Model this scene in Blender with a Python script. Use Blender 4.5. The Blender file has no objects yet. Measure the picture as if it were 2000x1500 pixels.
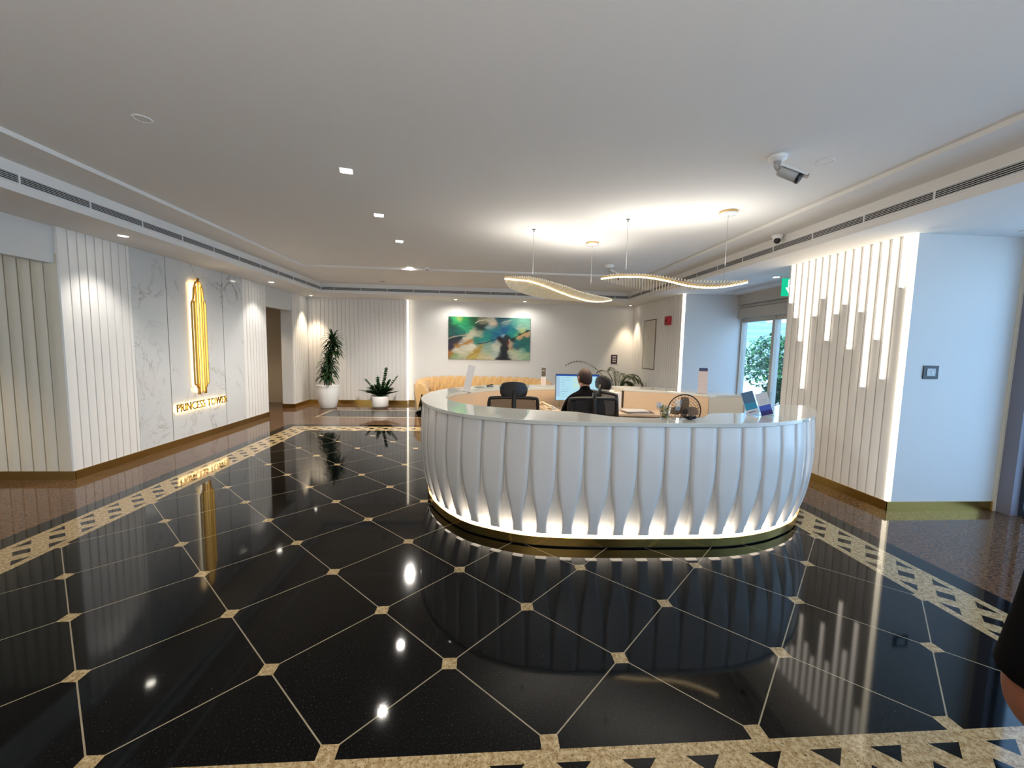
import bpy, bmesh, math, random
from mathutils import Vector, Matrix
random.seed(7)
PI = math.pi
SC = bpy.context.scene
COL = SC.collection

# ------------------------------------------------------------------ camera
H = 1.55
CP, CY, CR = 8.96342e-2, 7.16752e-2, 2.13550e-2
FPX = 801.99
cyw, syw, cpt, spt, crl, srl = math.cos(CY), math.sin(CY), math.cos(CP), math.sin(CP), math.cos(CR), math.sin(CR)
fwd = Vector((syw*cpt, cyw*cpt, -spt)); rt0 = Vector((cyw, -syw, 0)); up0 = rt0.cross(fwd)
rt = crl*rt0 + srl*up0; up = -srl*rt0 + crl*up0
cam_data = bpy.data.cameras.new('camera')
cam = bpy.data.objects.new('camera', cam_data); COL.objects.link(cam)
cam.matrix_world = Matrix(((rt.x, up.x, -fwd.x, 0), (rt.y, up.y, -fwd.y, 0), (rt.z, up.z, -fwd.z, H), (0, 0, 0, 1)))
cam_data.sensor_fit = 'HORIZONTAL'; cam_data.sensor_width = 36; cam_data.lens = FPX/2000*36
cam_data.clip_start = 0.02; cam_data.clip_end = 200
SC.camera = cam
vs = SC.view_settings
SC.display_settings.display_device = 'sRGB'
vs.view_transform = 'Standard'; vs.look = 'None'; vs.gamma = 1; vs.use_curve_mapping = False
vs.exposure = 2.08

# ------------------------------------------------------------------ world and lights
W = bpy.data.worlds.new('world'); SC.world = W; W.use_nodes = True
wn = W.node_tree; wn.nodes.clear()
bg = wn.nodes.new('ShaderNodeBackground'); wo = wn.nodes.new('ShaderNodeOutputWorld')
tc = wn.nodes.new('ShaderNodeTexCoord'); sx = wn.nodes.new('ShaderNodeSeparateXYZ'); rp = wn.nodes.new('ShaderNodeValToRGB')
wn.links.new(tc.outputs['Generated'], sx.inputs[0]); wn.links.new(sx.outputs['Z'], rp.inputs[0])
rp.color_ramp.elements[0].position = 0.0; rp.color_ramp.elements[0].color = (0.66, 0.79, 0.92, 1)
rp.color_ramp.elements[1].position = 0.6; rp.color_ramp.elements[1].color = (0.47, 0.65, 0.92, 1)
wn.links.new(rp.outputs[0], bg.inputs[0]); wn.links.new(bg.outputs[0], wo.inputs[0])
bg.inputs[1].default_value = 1.2

def lamp(kind, name, loc, energy, color, rot=(0, 0, 0), **kw):
    l = bpy.data.lights.new(name, kind); l.energy = energy; l.color = color
    for k, v in kw.items():
        if k != 'portal': setattr(l, k, v)
    if kw.get('portal'): l.cycles.is_portal = True
    o = bpy.data.objects.new(name, l); COL.objects.link(o); o.location = loc; o.rotation_euler = rot
    return o
YFR = -3.5
# portals at the glazed openings of the street side
lamp('AREA', 'window_portal', (5.33, 0.1, 1.33), 1, (1, 1, 1), (0, PI/2, 0), shape='RECTANGLE', size=2.6, size_y=6.9, portal=True)
lamp('AREA', 'door_portal', (5.33, 6.73, 1.12), 1, (1, 1, 1), (0, PI/2, 0), shape='RECTANGLE', size=2.2, size_y=2.8, portal=True)
lamp('AREA', 'front_portal', (4.1, YFR+.16, 1.4), 1, (1, 1, 1), (PI/2, 0, 0), shape='RECTANGLE', size=2.2, size_y=2.6, portal=True)
lamp('SUN', 'sun', (20, 0, 20), 5.0, (1.0, .93, .82), (0, -.75, .25), angle=.01)
# added fill light behind the camera, facing up to brighten the ceiling
lamp('AREA', 'ceiling_fill_light', (-.2, -1.6, 1.7), 54, (1.0, .93, .84), (PI, 0, 0), shape='RECTANGLE', size=4.5, size_y=1.6)
# the wave pendants also throw light upwards
lamp('AREA', 'pendant_uplight', (1.98, 4.34, 2.43), 2.3, (1.0, .94, .84), (PI, 0, -.40), shape='RECTANGLE', size=1.5, size_y=.5)
lamp('AREA', 'pendant_uplight', (1.02, 5.31, 2.43), 2.3, (1.0, .94, .84), (PI, 0, .53), shape='RECTANGLE', size=1.6, size_y=.5)
WARM = (1.0, 0.80, 0.56); WHITE = (1.0, 0.94, 0.86)

# ------------------------------------------------------------------ helpers
def tag(o, label=None, cat=None, group=None, kind=None):
    if label: o['label'] = label
    if cat: o['category'] = cat
    if group: o['group'] = group
    if kind: o['kind'] = kind
    return o
def thing(name, label, cat, loc=(0, 0, 0), rz=0, group=None):
    o = bpy.data.objects.new(name, None); COL.objects.link(o); o.empty_display_size = .1
    o.location = loc; o.rotation_euler = (0, 0, rz)
    return tag(o, label, cat, group)
def copy_tree(o, parent=None):
    c = o.copy(); COL.objects.link(c)
    if parent is not None: c.parent = parent
    for ch in [x for x in bpy.data.objects if x.parent == o]: copy_tree(ch, c)
    return c

class MB:
    def __init__(s): s.v = []; s.f = []; s.sm = []
    def add(s, vs_, fs, smooth=False):
        b = len(s.v); s.v += [tuple(v) for v in vs_]
        for f in fs: s.f.append(tuple(b+i for i in f)); s.sm.append(smooth)
        return s
    def box(s, x0, x1, y0, y1, z0, z1):
        return s.add([(x0, y0, z0), (x1, y0, z0), (x1, y1, z0), (x0, y1, z0), (x0, y0, z1), (x1, y0, z1), (x1, y1, z1), (x0, y1, z1)],
                     [(0, 3, 2, 1), (4, 5, 6, 7), (0, 1, 5, 4), (1, 2, 6, 5), (2, 3, 7, 6), (3, 0, 4, 7)])
    def obox(s, c, ax, ay, az, hx, hy, hz):
        c = Vector(c); ax = Vector(ax).normalized()*hx; ay = Vector(ay).normalized()*hy; az = Vector(az).normalized()*hz
        P = [c+a*ax+b*ay+d*az for d in (-1, 1) for a, b in ((-1, -1), (1, -1), (1, 1), (-1, 1))]
        return s.add(P, [(0, 3, 2, 1), (4, 5, 6, 7), (0, 1, 5, 4), (1, 2, 6, 5), (2, 3, 7, 6), (3, 0, 4, 7)])
    def lathe(s, prof, c=(0, 0, 0), n=32, smooth=True, axis=None):
        c = Vector(c); rows = []
        if axis is None: A, B, Cc = Vector((1, 0, 0)), Vector((0, 1, 0)), Vector((0, 0, 1))
        else:
            Cc = Vector(axis).normalized(); A = Cc.orthogonal().normalized(); B = Cc.cross(A)
        vs_ = []; fs = []
        for r, z in prof:
            for k in range(n):
                a = 2*PI*k/n; vs_.append(c + A*(r*math.cos(a)) + B*(r*math.sin(a)) + Cc*z)
        for i in range(len(prof)-1):
            for k in range(n):
                k2 = (k+1) % n
                fs.append((i*n+k, i*n+k2, (i+1)*n+k2, (i+1)*n+k))
        s.add(vs_, fs, smooth)
        b = len(s.v)-len(vs_)
        for i, rev in ((0, True), (len(prof)-1, False)):
            if prof[i][0] > 1e-6 and abs(prof[i][1]-prof[1 if rev else len(prof)-2][1]) > 1e-4:
                f = [b+i*n+k for k in range(n)]
                if rev: f.reverse()
                s.f.append(tuple(f)); s.sm.append(False)
        return s
    def cyl(s, p0, p1, r, r2=None, n=20, smooth=True):
        p0 = Vector(p0); d = Vector(p1)-p0; L = d.length
        return s.lathe([(r, 0), (r if r2 is None else r2, L)], p0, n, smooth, d)
    def tube(s, pts, r, n=8, closed=False, smooth=True):
        pts = [Vector(p) for p in pts]; m = len(pts)
        rr = r if isinstance(r, (list, tuple)) else [r]*m
        vs_ = []; prev = None
        for i, p in enumerate(pts):
            if closed: t = pts[(i+1) % m]-pts[i-1]
            else: t = pts[min(i+1, m-1)]-pts[max(i-1, 0)]
            t.normalize()
            if prev is None: a = t.orthogonal().normalized()
            else:
                a = prev - t*prev.dot(t); a.normalize()
            prev = a; b = t.cross(a)
            for k in range(n):
                an = 2*PI*k/n; vs_.append(p + a*(rr[i]*math.cos(an)) + b*(rr[i]*math.sin(an)))
        fs = []
        for i in range(m if closed else m-1):
            j = (i+1) % m
            for k in range(n):
                k2 = (k+1) % n; fs.append((i*n+k, i*n+k2, j*n+k2, j*n+k))
        if not closed:
            fs.append(tuple(reversed(range(n)))); fs.append(tuple((m-1)*n+k for k in range(n)))
        return s.add(vs_, fs, smooth)
    def sphere(s, c, rx, ry=None, rz=None, n=16, m=10, rot=None):
        ry = rx if ry is None else ry; rz = rx if rz is None else rz; c = Vector(c)
        vs_ = []; fs = []
        for i in range(m+1):
            th = PI*i/m
            for k in range(n):
                a = 2*PI*k/n; q = Vector((rx*math.sin(th)*math.cos(a), ry*math.sin(th)*math.sin(a), -rz*math.cos(th)))
                if rot: q = rot @ q
                vs_.append(c+q)
        for i in range(m):
            for k in range(n):
                k2 = (k+1) % n; fs.append((i*n+k, i*n+k2, (i+1)*n+k2, (i+1)*n+k))
        return s.add(vs_, fs, True)
    def prism(s, poly, z0, z1, smooth=False):
        n = len(poly)
        a = sum(poly[i][0]*poly[(i+1) % n][1]-poly[(i+1) % n][0]*poly[i][1] for i in range(n))
        if a < 0: poly = poly[::-1]
        vs_ = [(p[0], p[1], z0) for p in poly]+[(p[0], p[1], z1) for p in poly]
        s.add(vs_, [tuple(reversed(range(n))), tuple(range(n, 2*n))])
        s.add(vs_, [(i, (i+1) % n, n+(i+1) % n, n+i) for i in range(n)], smooth)
        return s
    def ribbon(s, A, B, smooth=True, closed=False):
        n = len(A); v = list(A)+list(B)
        return s.add(v, [(i, (i+1) % n, n+(i+1) % n, n+i) for i in range(n if closed else n-1)], smooth)
    def grid(s, rows, smooth=True, closed=False):
        m = len(rows[0]); v = [p for r in rows for p in r]; fs = []
        for i in range(len(rows)-1):
            for k in range(m if closed else m-1):
                k2 = (k+1) % m; fs.append((i*m+k, i*m+k2, (i+1)*m+k2, (i+1)*m+k))
        return s.add(v, fs, smooth)
    def mesh(s, name):
        me = bpy.data.meshes.new(name); me.from_pydata(s.v, [], s.f); me.update()
        me.polygons.foreach_set('use_smooth', s.sm); return me
    def build(s, name, mt=None, parent=None, merge=False, bevel=0, seg=2, recalc=False, local=None):
        if local is not None:
            q = Vector(local); s.v = [tuple(Vector(v)-q) for v in s.v]
        me = s.mesh(name)
        if merge or recalc or bevel:
            bm = bmesh.new(); bm.from_mesh(me)
            if merge or bevel: bmesh.ops.remove_doubles(bm, verts=bm.verts, dist=1e-5)
            if recalc or bevel: bmesh.ops.recalc_face_normals(bm, faces=bm.faces)
            bm.to_mesh(me); bm.free()
        if mt: me.materials.append(mt)
        o = bpy.data.objects.new(name, me); COL.objects.link(o)
        if local is not None: o.location = local
        if parent is not None: o.parent = parent
        if bevel:
            b = o.modifiers.new('bevel', 'BEVEL'); b.width = bevel; b.segments = seg; b.limit_method = 'ANGLE'; b.angle_limit = .6
            b.harden_normals = False
        return o

def struct(name, mb, mt, parent=None, **kw):
    o = mb.build(name, mt, parent, **kw)
    if parent is None: o['kind'] = 'structure'
    return o

# ------------------------------------------------------------------ materials
MATS = {}
def mat(name, color=(.8, .8, .8), rough=.5, metal=0, emit=None, es=0, spec=None, alpha=None, trans=0, ior=1.45, coat=0, bump=None, vary=None, sheen=0):
    m = bpy.data.materials.new(name); m.use_nodes = True; nt = m.node_tree; b = nt.nodes['Principled BSDF']
    b.inputs['Base Color'].default_value = (*color, 1); b.inputs['Roughness'].default_value = rough; b.inputs['Metallic'].default_value = metal
    b.inputs['IOR'].default_value = ior
    if spec is not None: b.inputs['Specular IOR Level'].default_value = spec
    if emit: b.inputs['Emission Color'].default_value = (*emit, 1); b.inputs['Emission Strength'].default_value = es
    if trans: b.inputs['Transmission Weight'].default_value = trans
    if coat: b.inputs['Coat Weight'].default_value = coat; b.inputs['Coat Roughness'].default_value = .04
    if sheen: b.inputs['Sheen Weight'].default_value = sheen
    if vary or bump:
        t = nt.nodes.new('ShaderNodeTexCoord'); n = nt.nodes.new('ShaderNodeTexNoise'); nt.links.new(t.outputs['Object'], n.inputs['Vector'])
        n.inputs['Scale'].default_value = (bump or vary)[0]; n.inputs['Detail'].default_value = 5
        if vary:
            mx = nt.nodes.new('ShaderNodeMixRGB'); mx.inputs[1].default_value = (*color, 1); mx.inputs[2].default_value = (*vary[1], 1)
            r = nt.nodes.new('ShaderNodeValToRGB'); r.color_ramp.elements[0].position = .4; r.color_ramp.elements[1].position = .62
            nt.links.new(n.outputs['Fac'], r.inputs[0]); nt.links.new(r.outputs[0], mx.inputs[0]); nt.links.new(mx.outputs[0], b.inputs['Base Color'])
        if bump:
            bp = nt.nodes.new('ShaderNodeBump'); bp.inputs['Strength'].default_value = bump[1]; bp.inputs['Distance'].default_value = .002
            nt.links.new(n.outputs['Fac'], bp.inputs['Height']); nt.links.new(bp.outputs[0], b.inputs['Normal'])
    MATS[name] = m
    return m
def glow(name, color, s):
    m = bpy.data.materials.new(name); m.use_nodes = True; nt = m.node_tree; nt.nodes.clear()
    e = nt.nodes.new('ShaderNodeEmission'); o = nt.nodes.new('ShaderNodeOutputMaterial')
    e.inputs[0].default_value = (*color, 1); e.inputs[1].default_value = s; nt.links.new(e.outputs[0], o.inputs[0]); return m

class NT:
    """small expression builder for shader maths"""
    def __init__(s, m): s.nt = m.node_tree
    def m(s, op, *a):
        n = s.nt.nodes.new('ShaderNodeMath'); n.operation = op
        for i, x in enumerate(a):
            if isinstance(x, (int, float)): n.inputs[i].default_value = x
            else: s.nt.links.new(x, n.inputs[i])
        return n.outputs[0]
    def mix(s, f, a, b):
        n = s.nt.nodes.new('ShaderNodeMixRGB')
        if isinstance(f, (int, float)): n.inputs[0].default_value = f
        else: s.nt.links.new(f, n.inputs[0])
        for i, x in ((1, a), (2, b)):
            if isinstance(x, tuple): n.inputs[i].default_value = (*x, 1)
            else: s.nt.links.new(x, n.inputs[i])
        return n.outputs[0]
    def noise(s, vec, scale, detail=4, rough=.6, dist=0):
        n = s.nt.nodes.new('ShaderNodeTexNoise'); s.nt.links.new(vec, n.inputs['Vector'])
        n.inputs['Scale'].default_value = scale; n.inputs['Detail'].default_value = detail; n.inputs['Roughness'].default_value = rough
        n.inputs['Distortion'].default_value = dist
        return n.outputs['Fac']
    def ramp(s, f, stops):
        n = s.nt.nodes.new('ShaderNodeValToRGB'); cr = n.color_ramp
        while len(cr.elements) < len(stops): cr.elements.new(.5)
        for e, (p, c) in zip(cr.elements, stops):
            e.position = p; e.color = (*c, 1) if isinstance(c, tuple) else (c, c, c, 1)
        s.nt.links.new(f, n.inputs[0]); return n.outputs[0]

M_white = mat('white_paint', (.68, .68, .67), .55)
M_ceil = mat('ceiling_paint', (.78, .775, .76), .8)
M_flute = mat('fluted_board', (.82, .805, .78), .42)
M_trimw = mat('white_metal', (.8, .81, .82), .35)
M_beige = mat('beige_wall', (.62, .54, .42), .6)
M_brass = mat('brushed_brass', (.55, .36, .10), .22, 1.0)
M_brassd = mat('aged_brass', (.42, .27, .09), .28, 1.0)
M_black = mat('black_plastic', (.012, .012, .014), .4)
M_mesh = mat('black_mesh_fabric', (.02, .02, .022), .75)
M_dark = mat('dark_slot', (.03, .032, .036), .7)
M_gloss = mat('glossy_white_lacquer', (.68, .672, .665), .22, coat=.2)
M_recess = mat('satin_white_lacquer', (.80, .79, .77), .4)
M_slab = mat('polished_white_stone', (.62, .63, .59), .05, coat=.3)
M_tan = mat('tan_laminate', (.62, .47, .33), .45)
M_cream = mat('cream_laminate', (.74, .66, .52), .4)
M_work = mat('beige_worktop', (.55, .43, .33), .4)
M_camel = mat('camel_velvet', (.60, .37, .15), .8, sheen=.4)
M_pot = mat('white_glazed_pot', (.82, .82, .80), .3)
M_soil = mat('dark_soil', (.03, .022, .015), .9)
M_leafd = mat('dark_green_leaf', (.012, .035, .012), .45, vary=(9, (.03, .07, .02)))
M_leafz = mat('deep_green_leaf', (.015, .075, .018), .3, vary=(9, (.04, .13, .03)))
M_palm = mat('palm_green_leaf', (.06, .10, .03), .5, vary=(7, (.13, .17, .06)))
M_stem = mat('brown_stem', (.10, .07, .04), .8)
M_grey = mat('grey_plastic', (.42, .43, .43), .4)
M_greyd = mat('dark_grey_metal', (.10, .10, .11), .4, .3)
M_steel = mat('steel', (.55, .55, .55), .3, 1)
M_red = mat('red_plastic', (.42, .01, .02), .4)
M_gold = mat('champagne_gold', (.72, .50, .24), .35, .6)
M_rib = mat('cream_lamp_rib', (.84, .76, .60), .6)
M_pillar = mat('mullion_grey', (.34, .33, .33), .45, .2)
M_shut = mat('shutter_beige', (.50, .46, .40), .5)
M_navy = mat('navy_glass_frame', (.05, .06, .08), .35, .3)
M_joint = mat('brown_joint', (.16, .10, .06), .4, .5)
M_skin = mat('skin', (.42, .20, .12), .5)
M_skinb = mat('brown_skin', (.26, .10, .06), .5)
M_hair = mat('dark_brown_hair', (.03, .012, .008), .7)
M_cloth = mat('black_cloth', (.003, .003, .0035), .95, spec=.1)
M_led = glow('led_strip_white', (1.0, .88, .68), 1.2)
M_stick = glow('light_tube_white', (1.0, .90, .76), .95)
M_kick = glow('kick_led_white', (1.0, .88, .72), 5.0)
M_down = glow('downlight_white', (1.0, .93, .80), 8.0)
M_sign = glow('sign_halo_warm', (1.0, .86, .62), .75)
M_lampl = glow('lamp_led_warm', (1.0, .78, .44), 2.0)

def marble():
    m = mat('veined_marble', (.64, .655, .66), .12); e = NT(m); nt = m.node_tree
    g = nt.nodes.new('ShaderNodeNewGeometry').outputs['Position']
    v = e.noise(g, 1.1, 7, .62, 1.6)
    a = e.m('ABSOLUTE', e.m('SUBTRACT', v, .5))
    vein = e.ramp(a, [(0.0, 1.0), (.012, .25), (.03, 0.0)])
    v2 = e.noise(g, 2.7, 6, .6, 1.0)
    vein2 = e.ramp(e.m('ABSOLUTE', e.m('SUBTRACT', v2, .47)), [(0.0, 1.0), (.012, .0), (1.0, 0.0)])
    msk = e.ramp(e.noise(g, .9, 2), [(.45, 0.0), (.60, 1.0)])
    c = e.mix(e.m('MULTIPLY', vein, e.m('MULTIPLY', msk, .8)), (.64, .655, .66), (.26, .24, .22))
    c = e.mix(e.m('MULTIPLY', vein2, e.m('MULTIPLY', msk, .30)), c, (.42, .44, .45))
    nt.links.new(c, nt.nodes['Principled BSDF'].inputs['Base Color']); return m
M_marble = marble()

D = .4263275; GX, GY = -.567765, 2.32207
FX0, FX1, FY0, FY1 = GX-6*D, GX+8*D, 1.443, GY+12*D
def floor_mat():
    m = mat('inlaid_polished_granite', (.01, .01, .01), .04, ior=1.30); nt = m.node_tree; e = NT(m)
    P = nt.nodes.new('ShaderNodeNewGeometry').outputs['Position']
    sp = nt.nodes.new('ShaderNodeSeparateXYZ'); nt.links.new(P, sp.inputs[0]); x, y = sp.outputs[0], sp.outputs[1]
    f1 = e.noise(P, 46, 4, .7); f2 = e.noise(P, 120, 3, .7)
    black = e.mix(e.ramp(f2, [(.60, 0.0), (.72, .7)]), (.002, .0021, .0023), (.035, .037, .038))
    cream = e.mix(e.ramp(f1, [(.40, 0.0), (.60, 1.0)]), (.30, .20, .09), (.52, .40, .23))
    cream = e.mix(e.ramp(f2, [(.34, 1.0), (.44, 0.0)]), cream, (.07, .045, .02))
    brown = e.mix(e.ramp(f1, [(.38, 0.0), (.62, 1.0)]), (.055, .026, .013), (.20, .11, .06))
    brown = e.mix(e.ramp(f2, [(.36, .8), (.48, 0.0)]), brown, (.015, .01, .008))
    gx = e.m('DIVIDE', e.m('SUBTRACT', x, GX), D); gy = e.m('DIVIDE', e.m('SUBTRACT', y, GY), D)
    def fr(a): return e.m('SUBTRACT', e.m('FRACT', e.m('ADD', a, 100.5)), .5)   # 0 at every integer
    du = fr(e.m('MULTIPLY', e.m('ADD', gx, gy), .5)); dv = fr(e.m('MULTIPLY', e.m('SUBTRACT', gx, gy), .5))
    dl = e.m('MULTIPLY', e.m('MINIMUM', e.m('ABSOLUTE', du), e.m('ABSOLUTE', dv)), D*1.4142)
    line = e.m('LESS_THAN', dl, .0030)
    dot = e.m('LESS_THAN', e.m('MULTIPLY', e.m('MAXIMUM', e.m('ABSOLUTE', e.m('ADD', du, dv)), e.m('ABSOLUTE', e.m('SUBTRACT', du, dv))), D), .036)
    main = e.mix(line, black, (.30, .25, .17)); main = e.mix(dot, main, cream)
    ex = e.m('MAXIMUM', e.m('SUBTRACT', FX0, x), e.m('SUBTRACT', x, FX1)); ey = e.m('MAXIMUM', e.m('SUBTRACT', FY0, y), e.m('SUBTRACT', y, FY1))
    E_ = e.m('MAXIMUM', ex, ey); side = e.m('GREATER_THAN', ex, ey)
    al = e.m('ADD', e.m('MULTIPLY', side, e.m('SUBTRACT', y, 2.707)), e.m('MULTIPLY', e.m('SUBTRACT', 1, side), e.m('SUBTRACT', x, 1.621)))
    PB = .2515
    s0 = e.m('MULTIPLY', e.m('ABSOLUTE', fr(e.m('ADD', e.m('DIVIDE', al, PB), .5))), PB)
    s1 = e.m('MULTIPLY', e.m('ABSOLUTE', fr(e.m('DIVIDE', al, PB))), PB)
    def both(a, b): return e.m('MULTIPLY', a, b)
    t_in = both(e.m('GREATER_THAN', E_, .052), e.m('LESS_THAN', e.m('ADD', s1, e.m('SUBTRACT', E_, .052)), .067))
    t_out = both(e.m('LESS_THAN', E_, .308), e.m('LESS_THAN', e.m('ADD', s1, e.m('SUBTRACT', .308, E_)), .067))
    dia = e.m('LESS_THAN', e.m('ADD', s0, e.m('ABSOLUTE', e.m('SUBTRACT', E_, .18))), .060)
    dark = e.m('MAXIMUM', e.m('MAXIMUM', t_in, t_out), dia)
    band = e.mix(dark, cream, black)
    # inlaid rectangles in the outer field
    def rect(x0, x1, y0, y1):
        dx = e.m('MAXIMUM', e.m('SUBTRACT', x0, x), e.m('SUBTRACT', x, x1)); dy = e.m('MAXIMUM', e.m('SUBTRACT', y0, y), e.m('SUBTRACT', y, y1))
        return e.m('MAXIMUM', dx, dy)
    outer = brown
    for r in ((-3.45, 3.4, 8.85, 9.72), (-9, -4.75, 0.2, 4.15)):
        q = rect(*r); outer = e.mix(e.m('LESS_THAN', q, .07), outer, cream); outer = e.mix(e.m('LESS_THAN', q, 0), outer, black)
    c = e.mix(e.m('GREATER_THAN', E_, .0), main, band)
    # the inner row of small squares sits on the border line
    c = e.mix(e.m('MULTIPLY', dot, e.m('LESS_THAN', E_, .0)), c, cream)
    c = e.mix(e.m('GREATER_THAN', E_, .36), c, black)
    c = e.mix(e.m('GREATER_THAN', E_, .53), c, outer)
    b = nt.nodes['Principled BSDF']; nt.links.new(c, b.inputs['Base Color'])
    bp = nt.nodes.new('ShaderNodeBump'); bp.inputs['Strength'].default_value = .02; bp.inputs['Distance'].default_value = .001
    nt.links.new(f2, bp.inputs['Height']); nt.links.new(bp.outputs[0], b.inputs['Normal'])
    b.inputs['Roughness'].default_value = .05
    return m
M_floor = floor_mat()

def glass(name, tint, gl=.10):
    m = bpy.data.materials.new(name); m.use_nodes = True; nt = m.node_tree; nt.nodes.clear()
    t = nt.nodes.new('ShaderNodeBsdfTransparent'); g = nt.nodes.new('ShaderNodeBsdfGlossy'); x = nt.nodes.new('ShaderNodeMixShader'); o = nt.nodes.new('ShaderNodeOutputMaterial')
    lw = nt.nodes.new('ShaderNodeLayerWeight'); lw.inputs['Blend'].default_value = .5
    pw = nt.nodes.new('ShaderNodeMath'); pw.operation = 'POWER'; pw.inputs[1].default_value = 5; nt.links.new(lw.outputs['Facing'], pw.inputs[0])
    fr = nt.nodes.new('ShaderNodeMath'); fr.operation = 'MULTIPLY_ADD'; fr.inputs[1].default_value = .9; fr.inputs[2].default_value = .04; nt.links.new(pw.outputs[0], fr.inputs[0])
    t.inputs[0].default_value = (*tint, 1); g.inputs['Roughness'].default_value = .02
    nt.links.new(fr.outputs[0], x.inputs[0]); nt.links.new(t.outputs[0], x.inputs[1]); nt.links.new(g.outputs[0], x.inputs[2]); nt.links.new(x.outputs[0], o.inputs[0])
    return m
M_glass = glass('tinted_window_glass', (.70, .83, .92))
M_clear = glass('clear_acrylic', (.92, .95, .95))

# ------------------------------------------------------------------ room shell
XL, XR, YB, YF = -4.45, 4.05, 10.85, -3.5
XFAC = 5.30
LED_X = -1.94
struct('floor', MB().box(-9.0, XFAC, YF-.1, 11.2, -.12, 0), M_floor)
ZS, ZB, ZM = 2.70, 2.93, 2.965
SL, SR, SB, SF = -3.74, 3.515, 9.88, -2.6       # soffit edges
TL, TR, TB, TF = -3.28, 3.10, 7.86, -2.2        # raised tray edges
b = MB()
b.box(TL, TR, TF, TB, ZM, ZM+.05)
for q in ((SL-.1, TL, SF-.1, SB+.1), (TR, SR+.1, SF-.1, SB+.1), (TL, TR, TB, SB+.1), (TL, TR, SF-.1, TF)): b.box(q[0], q[1], q[2], q[3], ZB, ZB+.08)
struct('ceiling', b, M_ceil)
b = MB()
b.box(XL-.15, SL, YF, 11.1, ZS, ZB+.1); b.box(SR, XFAC+.1, YF, 11.1, ZS, ZB+.1); b.box(SL, SR, SB, 11.1, ZS, ZB+.1); b.box(SL, SR, YF, SF, ZS, ZB+.1)
struct('ceiling', b, M_ceil)
# corridor ceilings behind the left wall
struct('ceiling', MB().box(-9, XL-.05, YF, 4.9, 2.42, 2.5), M_ceil)
struct('ceiling', MB().box(-6.8, XL-.05, 8.0, 11.1, 2.42, 2.5), M_ceil)

def flute_pts(L, pitch=.1032, groove=.013, gd=.016, bow=.004, phase=0.0):
    out = [(0, 0)]; s = phase
    while s < L-1e-4:
        e_ = min(s+pitch, L)
        if s > 0: out += [(s, -gd)]
        a = s+groove if s > 0 else s
        if s > 0: out.append((min(a, e_)-.001, -gd))
        n = 6
        for k in range(n+1):
            t = k/n; q = a+(e_-a)*t
            if q > L: break
            out.append((q, bow*math.sin(PI*t)))
        s = e_
    out.append((L, 0))
    return out
def fluted(p0, p1, z0, z1, nrm, back=.03, **kw):
    p0 = Vector((*p0, 0)); p1 = Vector((*p1, 0)); d = p1-p0; L = d.length; d.normalize(); n = Vector((*nrm, 0))
    pts = [p0+d*s+n*q for s, q in flute_pts(L, **kw)]
    m = MB()
    m.ribbon([(p.x, p.y, z0) for p in pts], [(p.x, p.y, z1) for p in pts], smooth=False)
    A = p0-n*back; B = p1-n*back
    m.add([(A.x, A.y, z0), (A.x, A.y, z1), (B.x, B.y, z0), (B.x, B.y, z1), (p0.x, p0.y, z0), (p0.x, p0.y, z1), (p1.x, p1.y, z0), (p1.x, p1.y, z1)],
          [(0, 1, 5, 4), (2, 3, 7, 6), (0, 1, 3, 2)])
    for z in (z0, z1):
        m.add([(p.x, p.y, z) for p in pts]+[(B.x, B.y, z), (A.x, A.y, z)], [tuple(range(len(pts)+2))])
    return m
BH = .095
def skirting(name, p0, p1, nrm, mt=M_brass, out=.008, h=BH):
    p0 = Vector((*p0, 0)); p1 = Vector((*p1, 0)); d = (p1-p0); L = d.length; c = (p0+p1)/2+Vector((*nrm, 0))*(out/2)+Vector((0, 0, h/2))
    return struct(name, MB().obox(c, d, (*nrm, 0), (0, 0, 1), L/2, out/2, h/2), mt)

# left wall
wl = struct('wall_left', MB().box(XL-.15, XL-.03, 4.72, 8.84, 0, ZS).box(XL-.15, XL-.03, 8.84, 10.02, 2.28, ZS).box(XL-.27, XL-.03, 10.02, 11.0, 0, ZS)
            .box(XL-.15, XL-.04, YF, 4.72, 2.32, ZS).box(XL-.15, XL-.03, YF-.05, 2.7, 0, 2.32), M_white)  # last box: unseen solid stretch added to keep daylight out of the corridor
fluted((XL, 4.72), (XL, 5.60), 0, ZS, (1, 0)).build('fluted_panel', M_flute, wl)
fluted((XL, 8.02), (XL, 8.84), 0, ZS, (1, 0)).build('fluted_panel', M_flute, wl)
fluted((XL, 10.02), (XL, YB), 0, ZS, (1, 0)).build('fluted_panel', M_flute, wl)
for a, c_ in ((5.60, 6.170), (6.182, 7.415), (7.427, 8.02)):
    MB().box(XL-.03, XL+.004, a, c_, 0, ZS).build('marble_panel', M_marble, wl)
MB().box(XL-.03, XL-.002, 6.168, 6.184, 0, ZS).box(XL-.03, XL-.002, 7.413, 7.429, 0, ZS).build('bronze_joint', M_joint, wl)
skirting('baseboard_left', (XL+.005, 4.72), (XL+.005, 8.84), (1, 0), M_brassd, .012)
skirting('baseboard_left', (XL+.005, 10.02), (XL+.005, YB), (1, 0), M_brassd, .012)
skirting('baseboard_left', (XL+.017, 10.01), (XL-.27, 10.01), (0, -1), M_brassd)
# corridor beyond the front left opening
struct('wall_corridor', fluted((XL-.02, 4.72), (-8.9, 4.72), 0, 2.42, (0, -1), pitch=.128, bow=.012), mat('beige_fluted_board', (.62, .55, .43), .5))
skirting('baseboard_corridor', (XL+.017, 4.712), (-8.9, 4.712), (0, -1), M_brassd)
struct('wall_corridor', MB().box(-9, -8.9, YF, 4.9, 0, 2.42), M_beige)
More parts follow.
